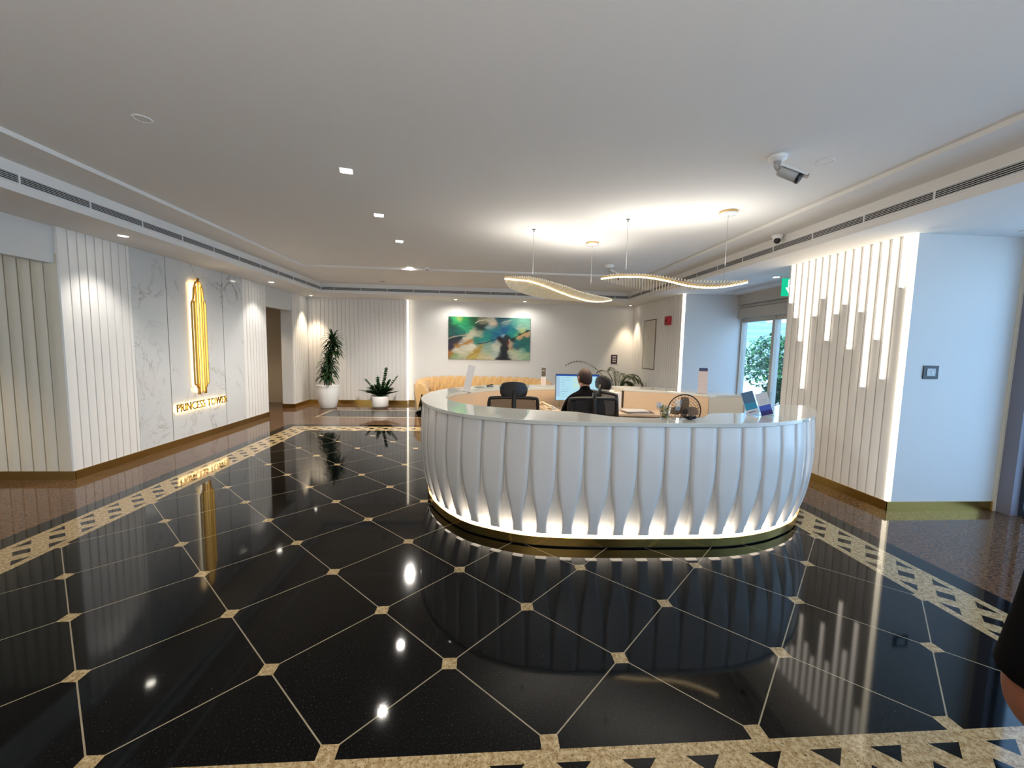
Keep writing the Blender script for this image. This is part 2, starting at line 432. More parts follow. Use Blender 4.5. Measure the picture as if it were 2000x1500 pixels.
# passage beyond the rear left opening
struct('wall_passage', MB().box(-6.0, -5.9, 8.0, 11.1, 0, 2.42).box(-5.9, XL-.15, 8.2, 8.3, 0, 2.42).box(-5.9, XL-.2, 10.9, 11.0, 0, 2.42), M_beige)
skirting('baseboard_passage', (-5.9, 8.3), (-5.9, 10.9), (1, 0), M_cream, .012, .09)
# back wall
wb = struct('wall_back', MB().box(LED_X, XR+.2, YB+.10, YB+.25, 0, ZS).box(XL-.1, LED_X, YB+.03, YB+.25, 0, ZS), mat('back_wall_paint', (.80, .795, .77), .6))
fluted((XL+.005, YB), (LED_X-.035, YB), 0, ZS, (0, -1), back=.03).build('fluted_panel', M_flute, wb)
skirting('baseboard_back', (XL, YB-.005), (LED_X-.02, YB-.005), (0, -1), M_brass, .012)
skirting('baseboard_back', (LED_X, YB+.10), (XR, YB+.10), (0, -1), M_brass, .008)
# right wall pillars
def pillar(name, y0, y1, x1):
    p = struct(name, MB().box(XR+.03, x1, y0, y1, 0, ZS), M_white)
    fluted((XR, y0+.035), (XR, y1), 0, ZS, (-1, 0)).build('fluted_panel', M_flute, p)
    return p
pillar('wall_right', 3.70, 5.29, 5.18)
pillar('wall_right', 8.17, YB+.1, XFAC+.1)
skirting('baseboard_right', (XR-.005, 3.692), (XR-.005, 5.29), (-1, 0), M_brass, .012)
skirting('baseboard_right', (XR-.017, 3.70), (5.18, 3.70), (0, -1), M_brass, .012)
skirting('baseboard_right', (XR, 5.29), (5.2, 5.29), (0, 1), M_brass, .012)
skirting('baseboard_right', (XR-.005, 8.17), (XR-.005, YB), (-1, 0), M_brass, .012)
skirting('baseboard_right', (XR-.017, 8.17), (XFAC, 8.17), (0, -1), M_brass, .012)
struct('trim_1', MB().box(5.18, 5.20, 3.675, 5.29, 0, ZS), M_cream)
struct('trim_2', MB().box(5.20, XFAC+.1, 3.56, 5.29, 0, ZS), mat('mauve_grey_column', (.22, .21, .25), .5))
# front wall behind the camera
struct('wall_front', MB().box(XL-.15, 3.0, YF-.15, YF, 0, ZB).box(3.0, XFAC+.1, YF-.15, YF, 2.75, ZB), M_white)
# glazed street side
def window(name, y0, y1, z1, n, fm):
    w = thing(name, None, None, (XFAC, 0, 0)); w['kind'] = 'structure'
    f = MB().box(0, .08, y0, y1, 0, .07).box(0, .08, y0, y1, z1-.07, z1)
    for k in range(n+1):
        y = y0+(y1-y0)*k/n; f.box(-.02, .10, max(y-.035, y0), min(y+.035, y1), 0, z1)
    f.build('window_frame', fm, w)
    MB().box(.035, .045, y0, y1, .07, z1-.07).build('glass_pane', M_glass, w)
    return w
window('window_1', YF, 3.56, 2.70, 5, M_navy)
window('window_2', 5.29, 8.17, 2.22, 3, M_shut)
sb = struct('trim_3', MB().box(XFAC-.12, XFAC+.1, 5.29, 8.17, 2.50, ZS).box(XFAC-.06, XFAC+.1, 5.29, 8.17, 2.44, 2.485).box(XFAC-.10, XFAC+.1, 5.29, 8.17, 2.23, 2.425), M_shut)

w = thing('window_3', None, None, (0, YF, 0)); w['kind'] = 'structure'
f = MB().box(3, XFAC, -.1, 0, 0, .07).box(3, XFAC, -.1, 0, 2.68, 2.75)
for k in range(3): f.box(3+1.12*k, 3.06+1.12*k, -.12, .02, 0, 2.75)
f.build('window_frame', M_navy, w); MB().box(3, XFAC, -.06, -.05, .07, 2.68).build('glass_pane', M_glass, w)

# linear air grilles on the coffer face
def grille(name, label, p0, p1, nrm):
    p0 = Vector((*p0, 0)); p1 = Vector((*p1, 0)); d = p1-p0; L = d.length; d.normalize(); n = Vector((*nrm, 0)); c = (p0+p1)/2
    t = thing(name, label, 'air vent', c)
    def B(m, u, w, z, hu, hw, hz): m.obox(Vector((0, 0, z))+d*u+n*w, d, n, (0, 0, 1), hu, hw, hz)
    m = MB(); B(m, 0, .001, 2.805, L/2-.02, .001, .034); m.build('dark_slot', M_dark, t)
    m = MB(); B(m, 0, .004, 2.766, L/2, .004, .006); B(m, 0, .004, 2.844, L/2, .004, .006); m.build('frame', M_trimw, t)
    m = MB()
    for k in range(5): B(m, 0, .004, 2.777+.014*k, L/2, .003, .0016)
    k = -L/2+.3
    while k < L/2: B(m, k, .006, 2.805, .006, .003, .034); k += .6
    m.build('louvre_blades', M_trimw, t)
grille('linear_vent', 'long slotted air grille running above the marble wall side', (SL, SF), (SL, SB), (1, 0))
grille('linear_vent', 'slotted air grille across the room above the painting', (SL, SB), (SR, SB), (0, -1))
grille('linear_vent', 'long slotted air grille above the glowing tube wall side', (SR, SF), (SR, SB), (-1, 0))

# ------------------------------------------------------------------ wall lights
def led_strip(name, label, x, y, z0, z1, w=.014, nrm=(-1, 0)):
    t = thing(name, label, 'led strip', (x, y, z0))
    MB().box(-w, w, -w, w, 0, z1-z0).build('diffuser', M_led, t)
    MB().box(-w-.003, w+.003, -w-.003, w+.003, -.004, .0).build('end_cap', M_trimw, t)
led_strip('led_strip', 'full-height glowing strip on the corner of the pillar beside the blue-lit face with the switch', XR-.004, 3.712, .10, ZS-.004, .013)
led_strip('led_strip', 'full-height glowing strip on the far pillar corner behind the desk', XR-.004, 8.182, .10, ZS-.004, .016)
led_strip('led_strip', 'full-height glowing strip where the fluted back wall meets the plain painted wall', LED_X-.012, YB+.03, .10, ZS-.004, .016)
ends = [2.2, 2.0, 1.7, 1.1, 2.0, 2.2, 1.7, 2.0, 2.1, 1.6, 2.0, 1.2, 1.7, 1.3, 2.2]
ordn = ['first', 'second', 'third', 'fourth', 'fifth', 'sixth', 'seventh', 'eighth', 'ninth', 'tenth', 'eleventh', 'twelfth', 'thirteenth', 'fourteenth', 'fifteenth']
hw = {2.2: 'very short', 2.1: 'very short', 2.0: 'short', 1.7: 'medium', 1.6: 'medium', 1.3: 'long', 1.2: 'long', 1.1: 'longest'}
for i, ze in enumerate(ends):
    y = 5.226-i*.1032
    t = thing('light_tube', '%s vertical light tube on the pillar, %s counting from the glass door' % (hw[ze], ordn[i]), 'wall light', (XR-.012, y, ze), 0, 'light tubes on the fluted pillar')
    MB().box(-.010, .010, -.017, .017, .006, ZS-ze-.004).build('diffuser', M_stick, t, bevel=.005)
    MB().box(-.011, .010, -.018, .018, -.004, .006).build('end_cap', M_trimw, t)

# ------------------------------------------------------------------ ceiling fittings
def downlight(label, x, y, z, r=.045, lit=True, power=9, spot=True, name='downlight', grp=None, color=WHITE, size=1.9):
    t = thing(name, label, 'ceiling light', (x, y, z), 0, grp)
    MB().lathe([(r+.012, 0), (r+.012, -.003), (r, -.005), (r-.004, -.001), (r-.006, 0)], n=28).build('trim_ring', M_trimw, t)
    MB().lathe([(r-.005, -.0012), (.0001, -.0012)], n=28).build('lens', M_down if lit else M_ceil, t)
    if lit and spot:
        l = lamp('SPOT', 'downlight_beam', (x, y, z-.02), power, color, (0, 0, 0), spot_size=size, spot_blend=.6, shadow_soft_size=.04)
    return t
def sqlight(label, x, y, z, s=.045, power=10, size=1.9):
    t = thing('downlight', label, 'ceiling light', (x, y, z), .25, 'square downlights in the main ceiling')
    MB().box(-s-.01, s+.01, -s-.01, s+.01, -.004, 0).build('trim_ring', M_trimw, t)
    MB().box(-s, s, -s, s, -.006, -.003).build('lens', M_down, t)
    lamp('SPOT', 'downlight_beam', (x, y, z-.02), power, WHITE, (0, 0, 0), spot_size=size, spot_blend=.6, shadow_soft_size=.04)
sqlight('nearest lit square downlight left of centre in the main ceiling', -1.144, 3.604, ZM, .045, 8, 2.7)
sqlight('second nearest lit square downlight in the row down the main ceiling', -1.166, 4.757, ZM, .045, 8, 2.7)
sqlight('third lit square downlight in the row down the main ceiling', -1.169, 5.885, ZM, .045, 8, 2.7)
downlight('thin lit downlight on the edge of the tray far down the ceiling', -1.37, 7.83, ZM, .06, power=150, size=2.9)
downlight('unlit round downlight high on the left near the camera', -2.214, 2.951, ZM, .045, lit=False)
downlight('unlit round downlight left of the row, far down the ceiling', -2.244, 6.743, ZM, .045, lit=False)
downlight('pale round flush disc beside the bullet camera', 2.502, 2.999, ZM, .048, lit=False)
downlight('small dim round disc behind the right wave lamp', 2.461, 6.822, ZM, .05, lit=False)
downlight('lit downlight washing the near fluted panel on the left wall', -4.05, 5.035, ZS, .05, power=12, size=1.6)
downlight('lit downlight washing the fluted panel past the marble', -4.096, 8.376, ZS, .05, power=11, size=1.6)
downlight('small lit downlight over the left end of the painting', -.701, 10.45, ZS, .04, power=7, size=3.0)
downlight('small lit downlight over the right end of the painting', 1.03, 10.454, ZS, .04, power=7, size=3.0)
downlight('lit downlight in the entrance soffit near the exit sign', 4.45, 6.1, ZS, .05, power=8)
downlight('lit downlight over the tall potted plant in the rear corner', -4.22, 10.52, ZS, .035, power=34, size=1.1, color=WARM)
downlight('lit downlight over the palm in the far right corner', 3.83, 10.66, ZS, .035, power=30, size=1.0, color=WARM)
downlight('lit downlight in the side corridor at the far left', -6.0, 3.6, 2.42, .05, power=26, color=WARM)
downlight('lit downlight in the passage behind the rear left opening', -5.2, 9.4, 2.42, .05, power=10, color=WARM)
t = thing('ceiling_speaker', 'flat round speaker grille in the ceiling band near the rear left corner', 'speaker', (-3.19, 9.0, ZB))
MB().lathe([(.10, 0), (.10, -.006), (.085, -.009)], n=30).build('rim', M_ceil, t)
MB().lathe([(.085, -.007), (.001, -.008)], n=30).build('grille', M_grey, t)
t = thing('ceiling_speaker', 'small flat sensor disc in the ceiling band right of the round speaker', 'sensor', (-2.23, 9.4, ZB)); t.name = 'sensor_disc'
MB().lathe([(.055, 0), (.055, -.008), (.03, -.012), (.001, -.012)], n=24).build('cover', M_grey, t)
t = thing('smoke_detector', 'white smoke detector with a grey underside by the tray edge', 'smoke detector', (-1.05, 7.80, ZM))
MB().lathe([(.055, 0), (.055, -.015), (.045, -.03), (.02, -.033)], n=24).build('housing', M_trimw, t)
MB().lathe([(.022, -.03), (.018, -.045), (.001, -.047)], n=20).build('sensor', M_greyd, t)

# bullet camera (near)
def bullet(label, loc, s, dirv, dark):
    t = thing('security_camera', label, 'security camera', loc)
    d = Vector(dirv).normalized()
    MB().lathe([(.052*s, 0), (.052*s, -.012*s), (.046*s, -.022*s), (.024*s, -.032*s)], n=30).build('mount_base', M_trimw, t)
    k = Vector((.012, -.01, -.085))*s
    MB().tube([(0, 0, -.03*s), (0, 0, -.06*s), k], [.019*s, .016*s, .013*s], n=14).build('arm', M_grey, t)
    a = k-d*.005*s; bb = k+d*.115*s+Vector((0, 0, -.005*s))
    MB().lathe([(.024*s, 0), (.029*s, .008*s), (.029*s, .11*s)], a, 26, True, d).build('body', M_grey, t)
    fc = MB().lathe([(.030*s, .108*s), (.031*s, .122*s), (.027*s, .126*s), (.001, .124*s)], a, 26, True, d).build('lens_ring', M_black, t)
    side = d.cross(Vector((0, 0, 1))).normalized(); u = side.cross(d).normalized()
    m = MB(); rows = []
    for q in (-.004, .150):
        rows.append([a+d*q*s+side*(.036*s*math.sin(an))+u*(.036*s*math.cos(an)) for an in [(-60+12*i)*PI/180 for i in range(11)]])
    rows2 = [[p+u*.003*s for p in r] for r in rows]
    m.grid(rows); m.grid(rows2); m.build('sun_shield', M_trimw, t)
    return t
bullet('white and grey bullet security camera hanging from the ceiling at upper right', (2.103, 2.964, ZM), 1.25, (.75, -.62, -.62), True)
bullet('small bullet security camera seen above the right wave lamp', (2.108, 6.973, ZM), 1.5, (.75, -.35, -.45), True)
t = thing('dome_camera', 'small white dome security camera beside the right air grille', 'security camera', (3.44, 4.75, ZB))
MB().lathe([(.06, 0), (.06, -.02), (.05, -.035), (.042, -.055), (.042, -.07)], n=28).build('housing', M_trimw, t)
MB().sphere((-.010, -.016, -.066), .036, n=20, m=12).build('dome', M_black, t)

# square soffit air grilles
def soffit_vent(label, x, y, lx, ly):
    t = thing('soffit_vent', label, 'air vent', (x, y, ZS))
    MB().box(-lx/2, lx/2, -ly/2, ly/2, -.006, -.002).build('dark_slot', M_dark, t)
    m = MB().box(-lx/2-.02, -lx/2, -ly/2-.02, ly/2+.02, -.010, 0).box(lx/2, lx/2+.02, -ly/2-.02, ly/2+.02, -.010, 0).box(-lx/2, lx/2, -ly/2-.02, -ly/2, -.010, 0).box(-lx/2, lx/2, ly/2, ly/2+.02, -.010, 0)
    m.build('frame', M_trimw, t)
    m = MB(); n = 6
    for k in range(n): xx = -lx/2+lx*(k+.5)/n; m.box(xx-.007, xx+.007, -ly/2, ly/2, -.010, -.004)
    m.build('louvre_blades', M_trimw, t)
soffit_vent('slotted grille in the soffit above the blue-lit pillar face at far right', 4.98, 3.05, .22, .9)
soffit_vent('slotted grille in the soffit above the entrance doors', 4.72, 7.0, .22, 1.5)

# ------------------------------------------------------------------ wave pendant lamps
def catmull(P, n=12, closed=False):
    P = [Vector(p) for p in P]; out = []; m = len(P)
    for i in range(m if closed else m-1):
        if closed: p0, p1, p2, p3 = P[i-1], P[i], P[(i+1) % m], P[(i+2) % m]
        else: p0, p1, p2, p3 = P[max(i-1, 0)], P[i], P[i+1], P[min(i+2, m-1)]
        for k in range(n):
            t = k/n
            out.append(.5*((2*p1)+(p2-p0)*t+(2*p0-5*p1+4*p2-p3)*t*t+(3*p1-p0-3*p2+p3)*t**3))
    if not closed: out.append(P[-1])
    return out
def interp(xs, ys, x):
    if x <= xs[0]: return ys[0]
    for i in range(len(xs)-1):
        if x <= xs[i+1]: f = (x-xs[i])/(xs[i+1]-xs[i]); return ys[i]+(ys[i+1]-ys[i])*f
    return ys[-1]
def wave_lamp(label, A, Bp, anchors, ts, za, wb_, zb, wf, zf, nr):
    """A..Bp: plan line of the light line; za its height; ribs reach wb_ behind at height zb and wf in front at height zf"""
    A = Vector((*A, 0)); Bp = Vector((*Bp, 0)); d = Bp-A; L = d.length; d.normalize(); n = Vector((-d.y, d.x, 0))
    c = (A+Bp)/2; c.z = ZM
    t = thing('wave_pendant_lamp', label, 'pendant lamp', c)
    def spl(ys): return [p.y for p in catmull([(a, b_, 0) for a, b_ in zip(ts, ys)], 16)], [p.x for p in catmull([(a, b_, 0) for a, b_ in zip(ts, ys)], 16)]
    fs = [spl(q) for q in (za, wb_, zb, wf, zf)]
    def ev(k, u): return interp(fs[k][1], fs[k][0], u)
    ribs = MB(); led = []
    for i in range(nr):
        u = (i+.5)/nr; p = A+d*(L*u)-c
        a = Vector((p.x, p.y, ev(0, u)-ZM)); wb1 = ev(1, u); wf1 = ev(3, u)
        bk = Vector((p.x, p.y, ev(2, u)-ZM))+n*wb1; fr_ = Vector((p.x, p.y, ev(4, u)-ZM))-n*wf1
        for q in (bk, fr_):
            e = q-a; ln = e.length
            if ln < .012: continue
            upv = d.cross(e).normalized()
            ribs.obox((a+q)/2, e, d, upv, ln/2, .0055, .012)
    ribs.build('rib_shade', M_rib, t)
    N = 80; pl = []; pt = []
    for i in range(N+1):
        u = i/N; p = A+d*(L*u)-c; z = ev(0, u)-ZM
        pl.append(Vector((p.x, p.y, z-.010))); pt.append(Vector((p.x, p.y, z+.010)))
    MB().tube(pt, .012, 8).build('spine', M_gold, t)
    MB().tube(pl, .0075, 8).build('led_line', M_lampl, t)
    for k, (px, py, big) in enumerate(anchors):
        q = Vector((px, py, ZM))-c
        u = max(0.02, min(.98, (Vector((px, py, 0))-A).dot(d)/L)); pz = ev(0, u)-ZM; fp = A+d*(L*u)-c
        if big: cp = MB().lathe([(.085, 0), (.085, -.022)], q, 32).build('canopy', M_gold, t); MB().lathe([(.085, -.022), (.084, -.034), (.001, -.034)], q, 32).build('canopy_cover', M_trimw, t)
        else: MB().lathe([(.022, 0), (.022, -.003), (.006, -.004), (.006, -.030), (.001, -.032)], q, 16).build('cable_anchor', M_greyd, t)
        MB().tube([q+Vector((0, 0, -.01)), Vector((fp.x, fp.y, pz+.01))], .0022, 6).build('cable', M_grey, t)
    return t
wave_lamp('wave-shaped ribbed pendant lamp nearer the door, spine rising at both ends', (1.31, 4.622), (2.66, 4.055), [(1.555, 4.519, False), (2.459, 4.139, True)],
          [0, .09, .18, .32, .46, .61, .74, .86, 1], [2.344, 2.357, 2.358, 2.345, 2.306, 2.246, 2.220, 2.225, 2.262],
          [.01, .10, .17, .26, .29, .24, .12, .06, .005], [2.335, 2.303, 2.277, 2.244, 2.230, 2.231, 2.220, 2.225, 2.262],
          [.005, .02, .025, .03, .045, .08, .12, .12, .005], [2.35, 2.376, 2.372, 2.362, 2.325, 2.278, 2.257, 2.249, 2.266], 48)
wave_lamp('wave-shaped ribbed pendant lamp left of the other one, sloping down to the right', (.24, 4.85), (1.80, 5.775), [(.588, 5.055, False), (1.438, 5.559, True)],
          [0, .07, .19, .33, .46, .60, .76, .88, 1], [2.349, 2.351, 2.357, 2.322, 2.274, 2.229, 2.201, 2.210, 2.250],
          [.01, .10, .18, .25, .27, .22, .10, .04, .005], [2.323, 2.266, 2.237, 2.220, 2.213, 2.209, 2.199, 2.209, 2.250],
          [.005, .03, .06, .11, .14, .14, .12, .08, .005], [2.355, 2.372, 2.383, 2.353, 2.315, 2.272, 2.254, 2.252, 2.257], 62)

# ------------------------------------------------------------------ sign on the marble
def tube_outline(m, pts, r, closed=False): m.tube(pts, r, 8, closed)
t = thing('tower_emblem_sign', 'tall gold tower outline emblem glowing on the middle marble panel', 'sign', (XL+.004, 6.75, .72))
# local frame: y along the wall, z up, x out of the wall
m = MB(); hh = 1.74; w2 = .155
out = [(-w2*.55, 0), (-w2*.55, .10), (-w2, .16), (-w2, hh*.80), (-w2*.72, hh*.84), (-w2*.62, hh*.93), (-.05, hh*.985), (0, hh), (.05, hh*.985), (w2*.62, hh*.93), (w2*.72, hh*.84), (w2, hh*.80), (w2, .16), (w2*.55, .10), (w2*.55, 0)]
def wallpts(L, x=.05): return [(x, p[0], p[1]) for p in L]
def bar(m, p, q, r=.006, x=.05):
    a = Vector((x, *p)); b_ = Vector((x, *q)); m.obox((a+b_)/2, b_-a, (1, 0, 0), Vector((1, 0, 0)).cross(b_-a), (b_-a).length/2+r, .012, r)
for a, b_ in zip(out[:-1], out[1:]): bar(m, a, b_)
m.build('outline_frame', M_brass, t)
m = MB()
for k, (xx, za_, zb_) in enumerate(((-.10, .10, hh*.82), (-.055, .0, hh*.95), (0, .02, hh*.99), (.055, .0, hh*.95), (.10, .10, hh*.82))): bar(m, (xx, za_), (xx, zb_), .007)
m.build('vertical_ribs', M_brass, t)
m = MB(); m.lathe([(.001, 0), (.02, .012), (.03, .03), (.001, .05)], (.05, 0, hh), 10, False); m.build('finial', M_brassd, t)
m = MB()
pl = [(p[0]*.93, .02+p[1]*.975) for p in out]
mb2 = MB(); n_ = len(pl); mb2.add([(.014, p[0], p[1]) for p in pl], [tuple(range(n_))]); mb2.add([(.006, p[0], p[1]) for p in pl], [tuple(reversed(range(n_)))])
mb2.add([(.014, p[0], p[1]) for p in pl]+[(.006, p[0], p[1]) for p in pl], [(i, n_+i, n_+(i+1) % n_, (i+1) % n_) for i in range(n_)])
mb2.build('backlight', M_sign, t)

def text(body, size, mt, name, parent, loc, rot, extrude=.004, spacing=1.0, font=None):
    cu = bpy.data.curves.new(name, 'FONT'); cu.body = body; cu.size = size; cu.extrude = extrude; cu.align_x = 'CENTER'; cu.space_character = spacing
    cu.resolution_u = 3
    o = bpy.data.objects.new(name+'_tmp', cu); COL.objects.link(o)
    dg = bpy.context.evaluated_depsgraph_get(); me = bpy.data.meshes.new_from_object(o.evaluated_get(dg)); bpy.data.objects.remove(o)
    me.materials.clear(); me.materials.append(mt)
    q = bpy.data.objects.new(name, me); COL.objects.link(q); q.parent = parent; q.location = loc; q.rotation_euler = rot
    return q
t = thing('lettering_sign', 'gold backlit PRINCESS TOWER lettering below the tower emblem', 'sign', (XL+.004, 6.80, .50))
ch = 'PRINCESS TOWER'
tx = text(ch, .135, M_brassd, 'lettering', t, (.034, 0, 0), (PI/2, 0, PI/2), .008, 1.05)
wdt = max(v.co.x for v in tx.data.vertices)-min(v.co.x for v in tx.data.vertices)
hl = 1.17/wdt; tx.scale = (hl, 1.25, 1)
lamp('AREA', 'emblem_wall_wash', (XL+.045, 6.75, 1.6), 3.2, (1, .66, .28), (0, PI/2, 0), shape='RECTANGLE', size=1.66, size_y=.24)
lamp('AREA', 'lettering_wall_wash', (XL+.026, 6.80, .545), 1.1, (1, .66, .28), (0, PI/2, 0), shape='RECTANGLE', size=.10, size_y=1.15)

# ------------------------------------------------------------------ painting
def painting():
    x0, x1, z0, z1 = -.915, 1.240, 1.205, 2.315; nx, nz = 220, 120
    t = thing('painting', 'large unframed abstract canvas in teal, green, cream and black on the back wall', 'painting', ((x0+x1)/2, YB+.10, z0))
    Wd, Hg = x1-x0, z1-z0
    MB().box(-Wd/2, Wd/2, -.035, -.001, 0, Hg).build('canvas_edge', mat('dark_canvas_edge', (.03, .06, .06), .6), t)
    # colour spots: (u, v from top, radius, colour)
    S = [(.02, .30, .16, (.005, .07, .05)), (.16, .08, .10, (.02, .30, .08)), (.10, .10, .05, (.03, .45, .14)), (.22, .24, .10, (.01, .30, .14)), (.30, .12, .08, (.01, .10, .04)), (.13, .06, .04, (.42, .50, .12)),
         (.06, .42, .10, (.005, .10, .09)), (.15, .38, .08, (.005, .13, .11)), (.05, .55, .07, (.02, .02, .03)), (.12, .60, .07, (.02, .01, .03)), (.02, .70, .06, (.03, .02, .05)),
         (.42, .08, .06, (.25, .25, .16)), (.50, .06, .05, (.50, .48, .38)), (.55, .14, .05, (.62, .52, .40)), (.41, .22, .09, (.004, .02, .02)), (.36, .28, .06, (.004, .03, .02)), (.49, .25, .04, (.30, .45, .45)),
         (.66, .08, .08, (.005, .08, .12)), (.60, .20, .05, (.02, .16, .18)), (.70, .13, .05, (.30, .40, .34)), (.80, .10, .06, (.10, .35, .28)), (.90, .12, .08, (.18, .45, .34)), (.95, .20, .08, (.25, .50, .36)), (.88, .22, .06, (.35, .52, .42)),
         (.73, .22, .09, (.005, .18, .26)), (.78, .35, .08, (.005, .24, .22)), (.68, .28, .06, (.01, .10, .30)), (.84, .42, .05, (.10, .40, .20)), (.90, .30, .05, (.40, .50, .18)),
         (.50, .36, .09, (.005, .20, .20)), (.58, .34, .07, (.01, .18, .26)), (.60, .42, .05, (.005, .14, .32)), (.65, .40, .03, (.35, .55, .65)), (.45, .48, .08, (.01, .26, .22)), (.36, .55, .07, (.02, .22, .16)), (.40, .60, .04, (.01, .22, .34)), (.55, .47, .05, (.005, .16, .24)),
         (.32, .36, .07, (.50, .52, .38)), (.26, .44, .06, (.55, .55, .40)), (.38, .38, .05, (.35, .42, .28)), (.20, .54, .04, (.55, .50, .38)), (.15, .62, .03, (.62, .58, .52)), (.22, .60, .04, (.42, .22, .05)), (.12, .68, .05, (.38, .22, .03)), (.27, .56, .03, (.45, .22, .10)),
         (.20, .72, .06, (.60, .60, .48)), (.12, .80, .06, (.60, .56, .44)), (.28, .72, .07, (.66, .64, .52)), (.22, .85, .08, (.55, .56, .40)), (.02, .88, .05, (.35, .16, .03)), (.08, .92, .05, (.25, .36, .18)), (.16, .95, .05, (.42, .46, .28)),
         (.34, .80, .04, (.42, .30, .06)), (.28, .92, .06, (.45, .36, .08)), (.40, .66, .05, (.34, .32, .12)), (.48, .66, .05, (.20, .34, .28)), (.50, .78, .07, (.30, .42, .34)), (.46, .88, .06, (.40, .44, .28)), (.42, .92, .05, (.52, .48, .26)), (.56, .72, .06, (.55, .58, .46)), (.58, .86, .06, (.42, .52, .46)), (.52, .95, .06, (.58, .54, .36)), (.62, .58, .05, (.40, .42, .36)),
         (.64, .55, .04, (.005, .01, .01)), (.68, .62, .05, (.004, .004, .008)), (.70, .74, .05, (.004, .004, .008)), (.67, .84, .05, (.004, .005, .012)), (.70, .94, .07, (.004, .005, .012)), (.62, .96, .04, (.01, .01, .02)), (.73, .60, .03, (.12, .02, .01)), (.71, .48, .04, (.005, .02, .03)),
         (.76, .62, .03, (.45, .32, .20)), (.77, .72, .03, (.30, .22, .12)), (.80, .50, .03, (.01, .01, .01)), (.87, .41, .03, (.02, .015, .01)), (.96, .31, .03, (.02, .015, .01)), (.88, .46, .03, (.55, .34, .16)), (.95, .38, .03, (.50, .32, .16)), (.93, .48, .05, (.01, .12, .08)), (.84, .60, .07, (.005, .13, .13)), (.92, .62, .08, (.005, .11, .10)), (.96, .72, .05, (.01, .16, .13)), (.84, .70, .05, (.01, .10, .12)),
         (.80, .82, .06, (.45, .52, .34)), (.90, .86, .08, (.40, .55, .36)), (.97, .92, .06, (.28, .42, .24)), (.82, .94, .05, (.50, .52, .40)), (.76, .88, .04, (.42, .46, .38)), (.92, .78, .04, (.12, .32, .24))]
    def wob(u, v, f, ph): return math.sin(f*u+ph+1.7*math.sin(f*.7*v+ph*2))*.5+math.sin(f*1.9*v-ph+1.3*math.sin(f*1.3*u))*.5
    def segd(px, py, a, b2):
        ax, ay, bx2, by2 = a[0], a[1]*.52, b2[0], b2[1]*.52; dx, dy = bx2-ax, by2-ay
        t2 = max(0, min(1, ((px-ax)*dx+(py-ay)*dy)/(dx*dx+dy*dy+1e-9))); return math.hypot(px-ax-dx*t2, py-ay-dy*t2)
    STR = [([(.62, .48), (.66, .56), (.70, .66), (.69, .82), (.66, 1.0)], .040, (.004, .004, .010)), ([(.60, .50), (.66, .49), (.72, .52), (.78, .50), (.84, .43), (.92, .34), (1.0, .28)], .008, (.012, .012, .014)),
           ([(.84, .47), (.92, .40), (1.0, .33)], .014, (.55, .33, .15)), ([(0, .52), (.08, .46), (.16, .44), (.24, .42)], .008, (.40, .34, .24)), ([(.0, .58), (.08, .52), (.16, .50)], .014, (.01, .01, .02)),
           ([(.33, .13), (.38, .08), (.44, .06), (.50, .07), (.56, .13)], .008, (.62, .58, .46)), ([(.36, .62), (.46, .60), (.53, .54), (.60, .49)], .007, (.004, .02, .03)), ([(.22, .98), (.30, .88), (.37, .78), (.40, .68)], .010, (.38, .24, .03)),
           ([(.10, .71), (.16, .66), (.24, .59), (.30, .54)], .012, (.40, .20, .03)), ([(.64, .14), (.70, .08), (.76, .05)], .007, (.34, .48, .44)), ([(.74, .52), (.76, .62), (.75, .74), (.73, .80)], .009, (.50, .38, .24)), ([(.14, .20), (.20, .28), (.24, .36)], .020, (.02, .34, .16)),
           ([(.55, .38), (.62, .40), (.68, .34), (.72, .26)], .030, (.005, .12, .26))]
    v_ = []; cols = []; fs = []
    for j in range(nz+1):
        for i in range(nx+1):
            u = i/nx; v = j/nz; v_.append((-Wd/2+Wd*u, -.0365, Hg*(1-v)))
            uu = u+.012*wob(u, v, 21, .4)+.006*wob(u, v, 50, 2.1); vv = v+.020*wob(v, u, 17, 1.3)+.010*wob(u, v, 43, .9)
            R_ = G_ = B_ = w_ = 0
            for su, sv, sr, c in S:
                du = (uu-su)*1.0; dv = (vv-sv)*.62
                q = (du*du+dv*dv)/(sr*sr*.55)
                w = math.exp(-min(q, 12)*1.25)/(sr**.9)
                R_ += c[0]*w; G_ += c[1]*w; B_ += c[2]*w; w_ += w
            w_ += 1e-6; k = .90+.20*(.5+.5*wob(u, v, 38, 3.3)); c3 = [R_/w_*k, G_/w_*k, B_/w_*k]
            for pts, sw_, sc_ in STR:
                dm = min(segd(u+.004*wob(u, v, 40, 1), v*.52+.004*wob(v, u, 33, 2), a_, b2_) for a_, b2_ in zip(pts[:-1], pts[1:]))
                al_ = max(0, 1-(dm/sw_)**2)
                c3 = [p_*(1-al_)+q_*al_ for p_, q_ in zip(c3, sc_)]
            cols.append((*c3, 1))
    for j in range(nz):
        for i in range(nx):
            a = j*(nx+1)+i; fs.append((a, a+nx+1, a+nx+2, a+1))
    m = MB(); m.add(v_, fs); o = m.build('painted_canvas', None, t)
    ca = o.data.color_attributes.new('paint', 'FLOAT_COLOR', 'POINT'); ca.data.foreach_set('color', [x for c in cols for x in c])
    pm = mat('abstract_paint', (.1, .3, .3), .3); a = pm.node_tree.nodes.new('ShaderNodeVertexColor'); a.layer_name = 'paint'
    pm.node_tree.links.new(a.outputs[0], pm.node_tree.nodes['Principled BSDF'].inputs['Base Color']); o.data.materials.append(pm)
painting()

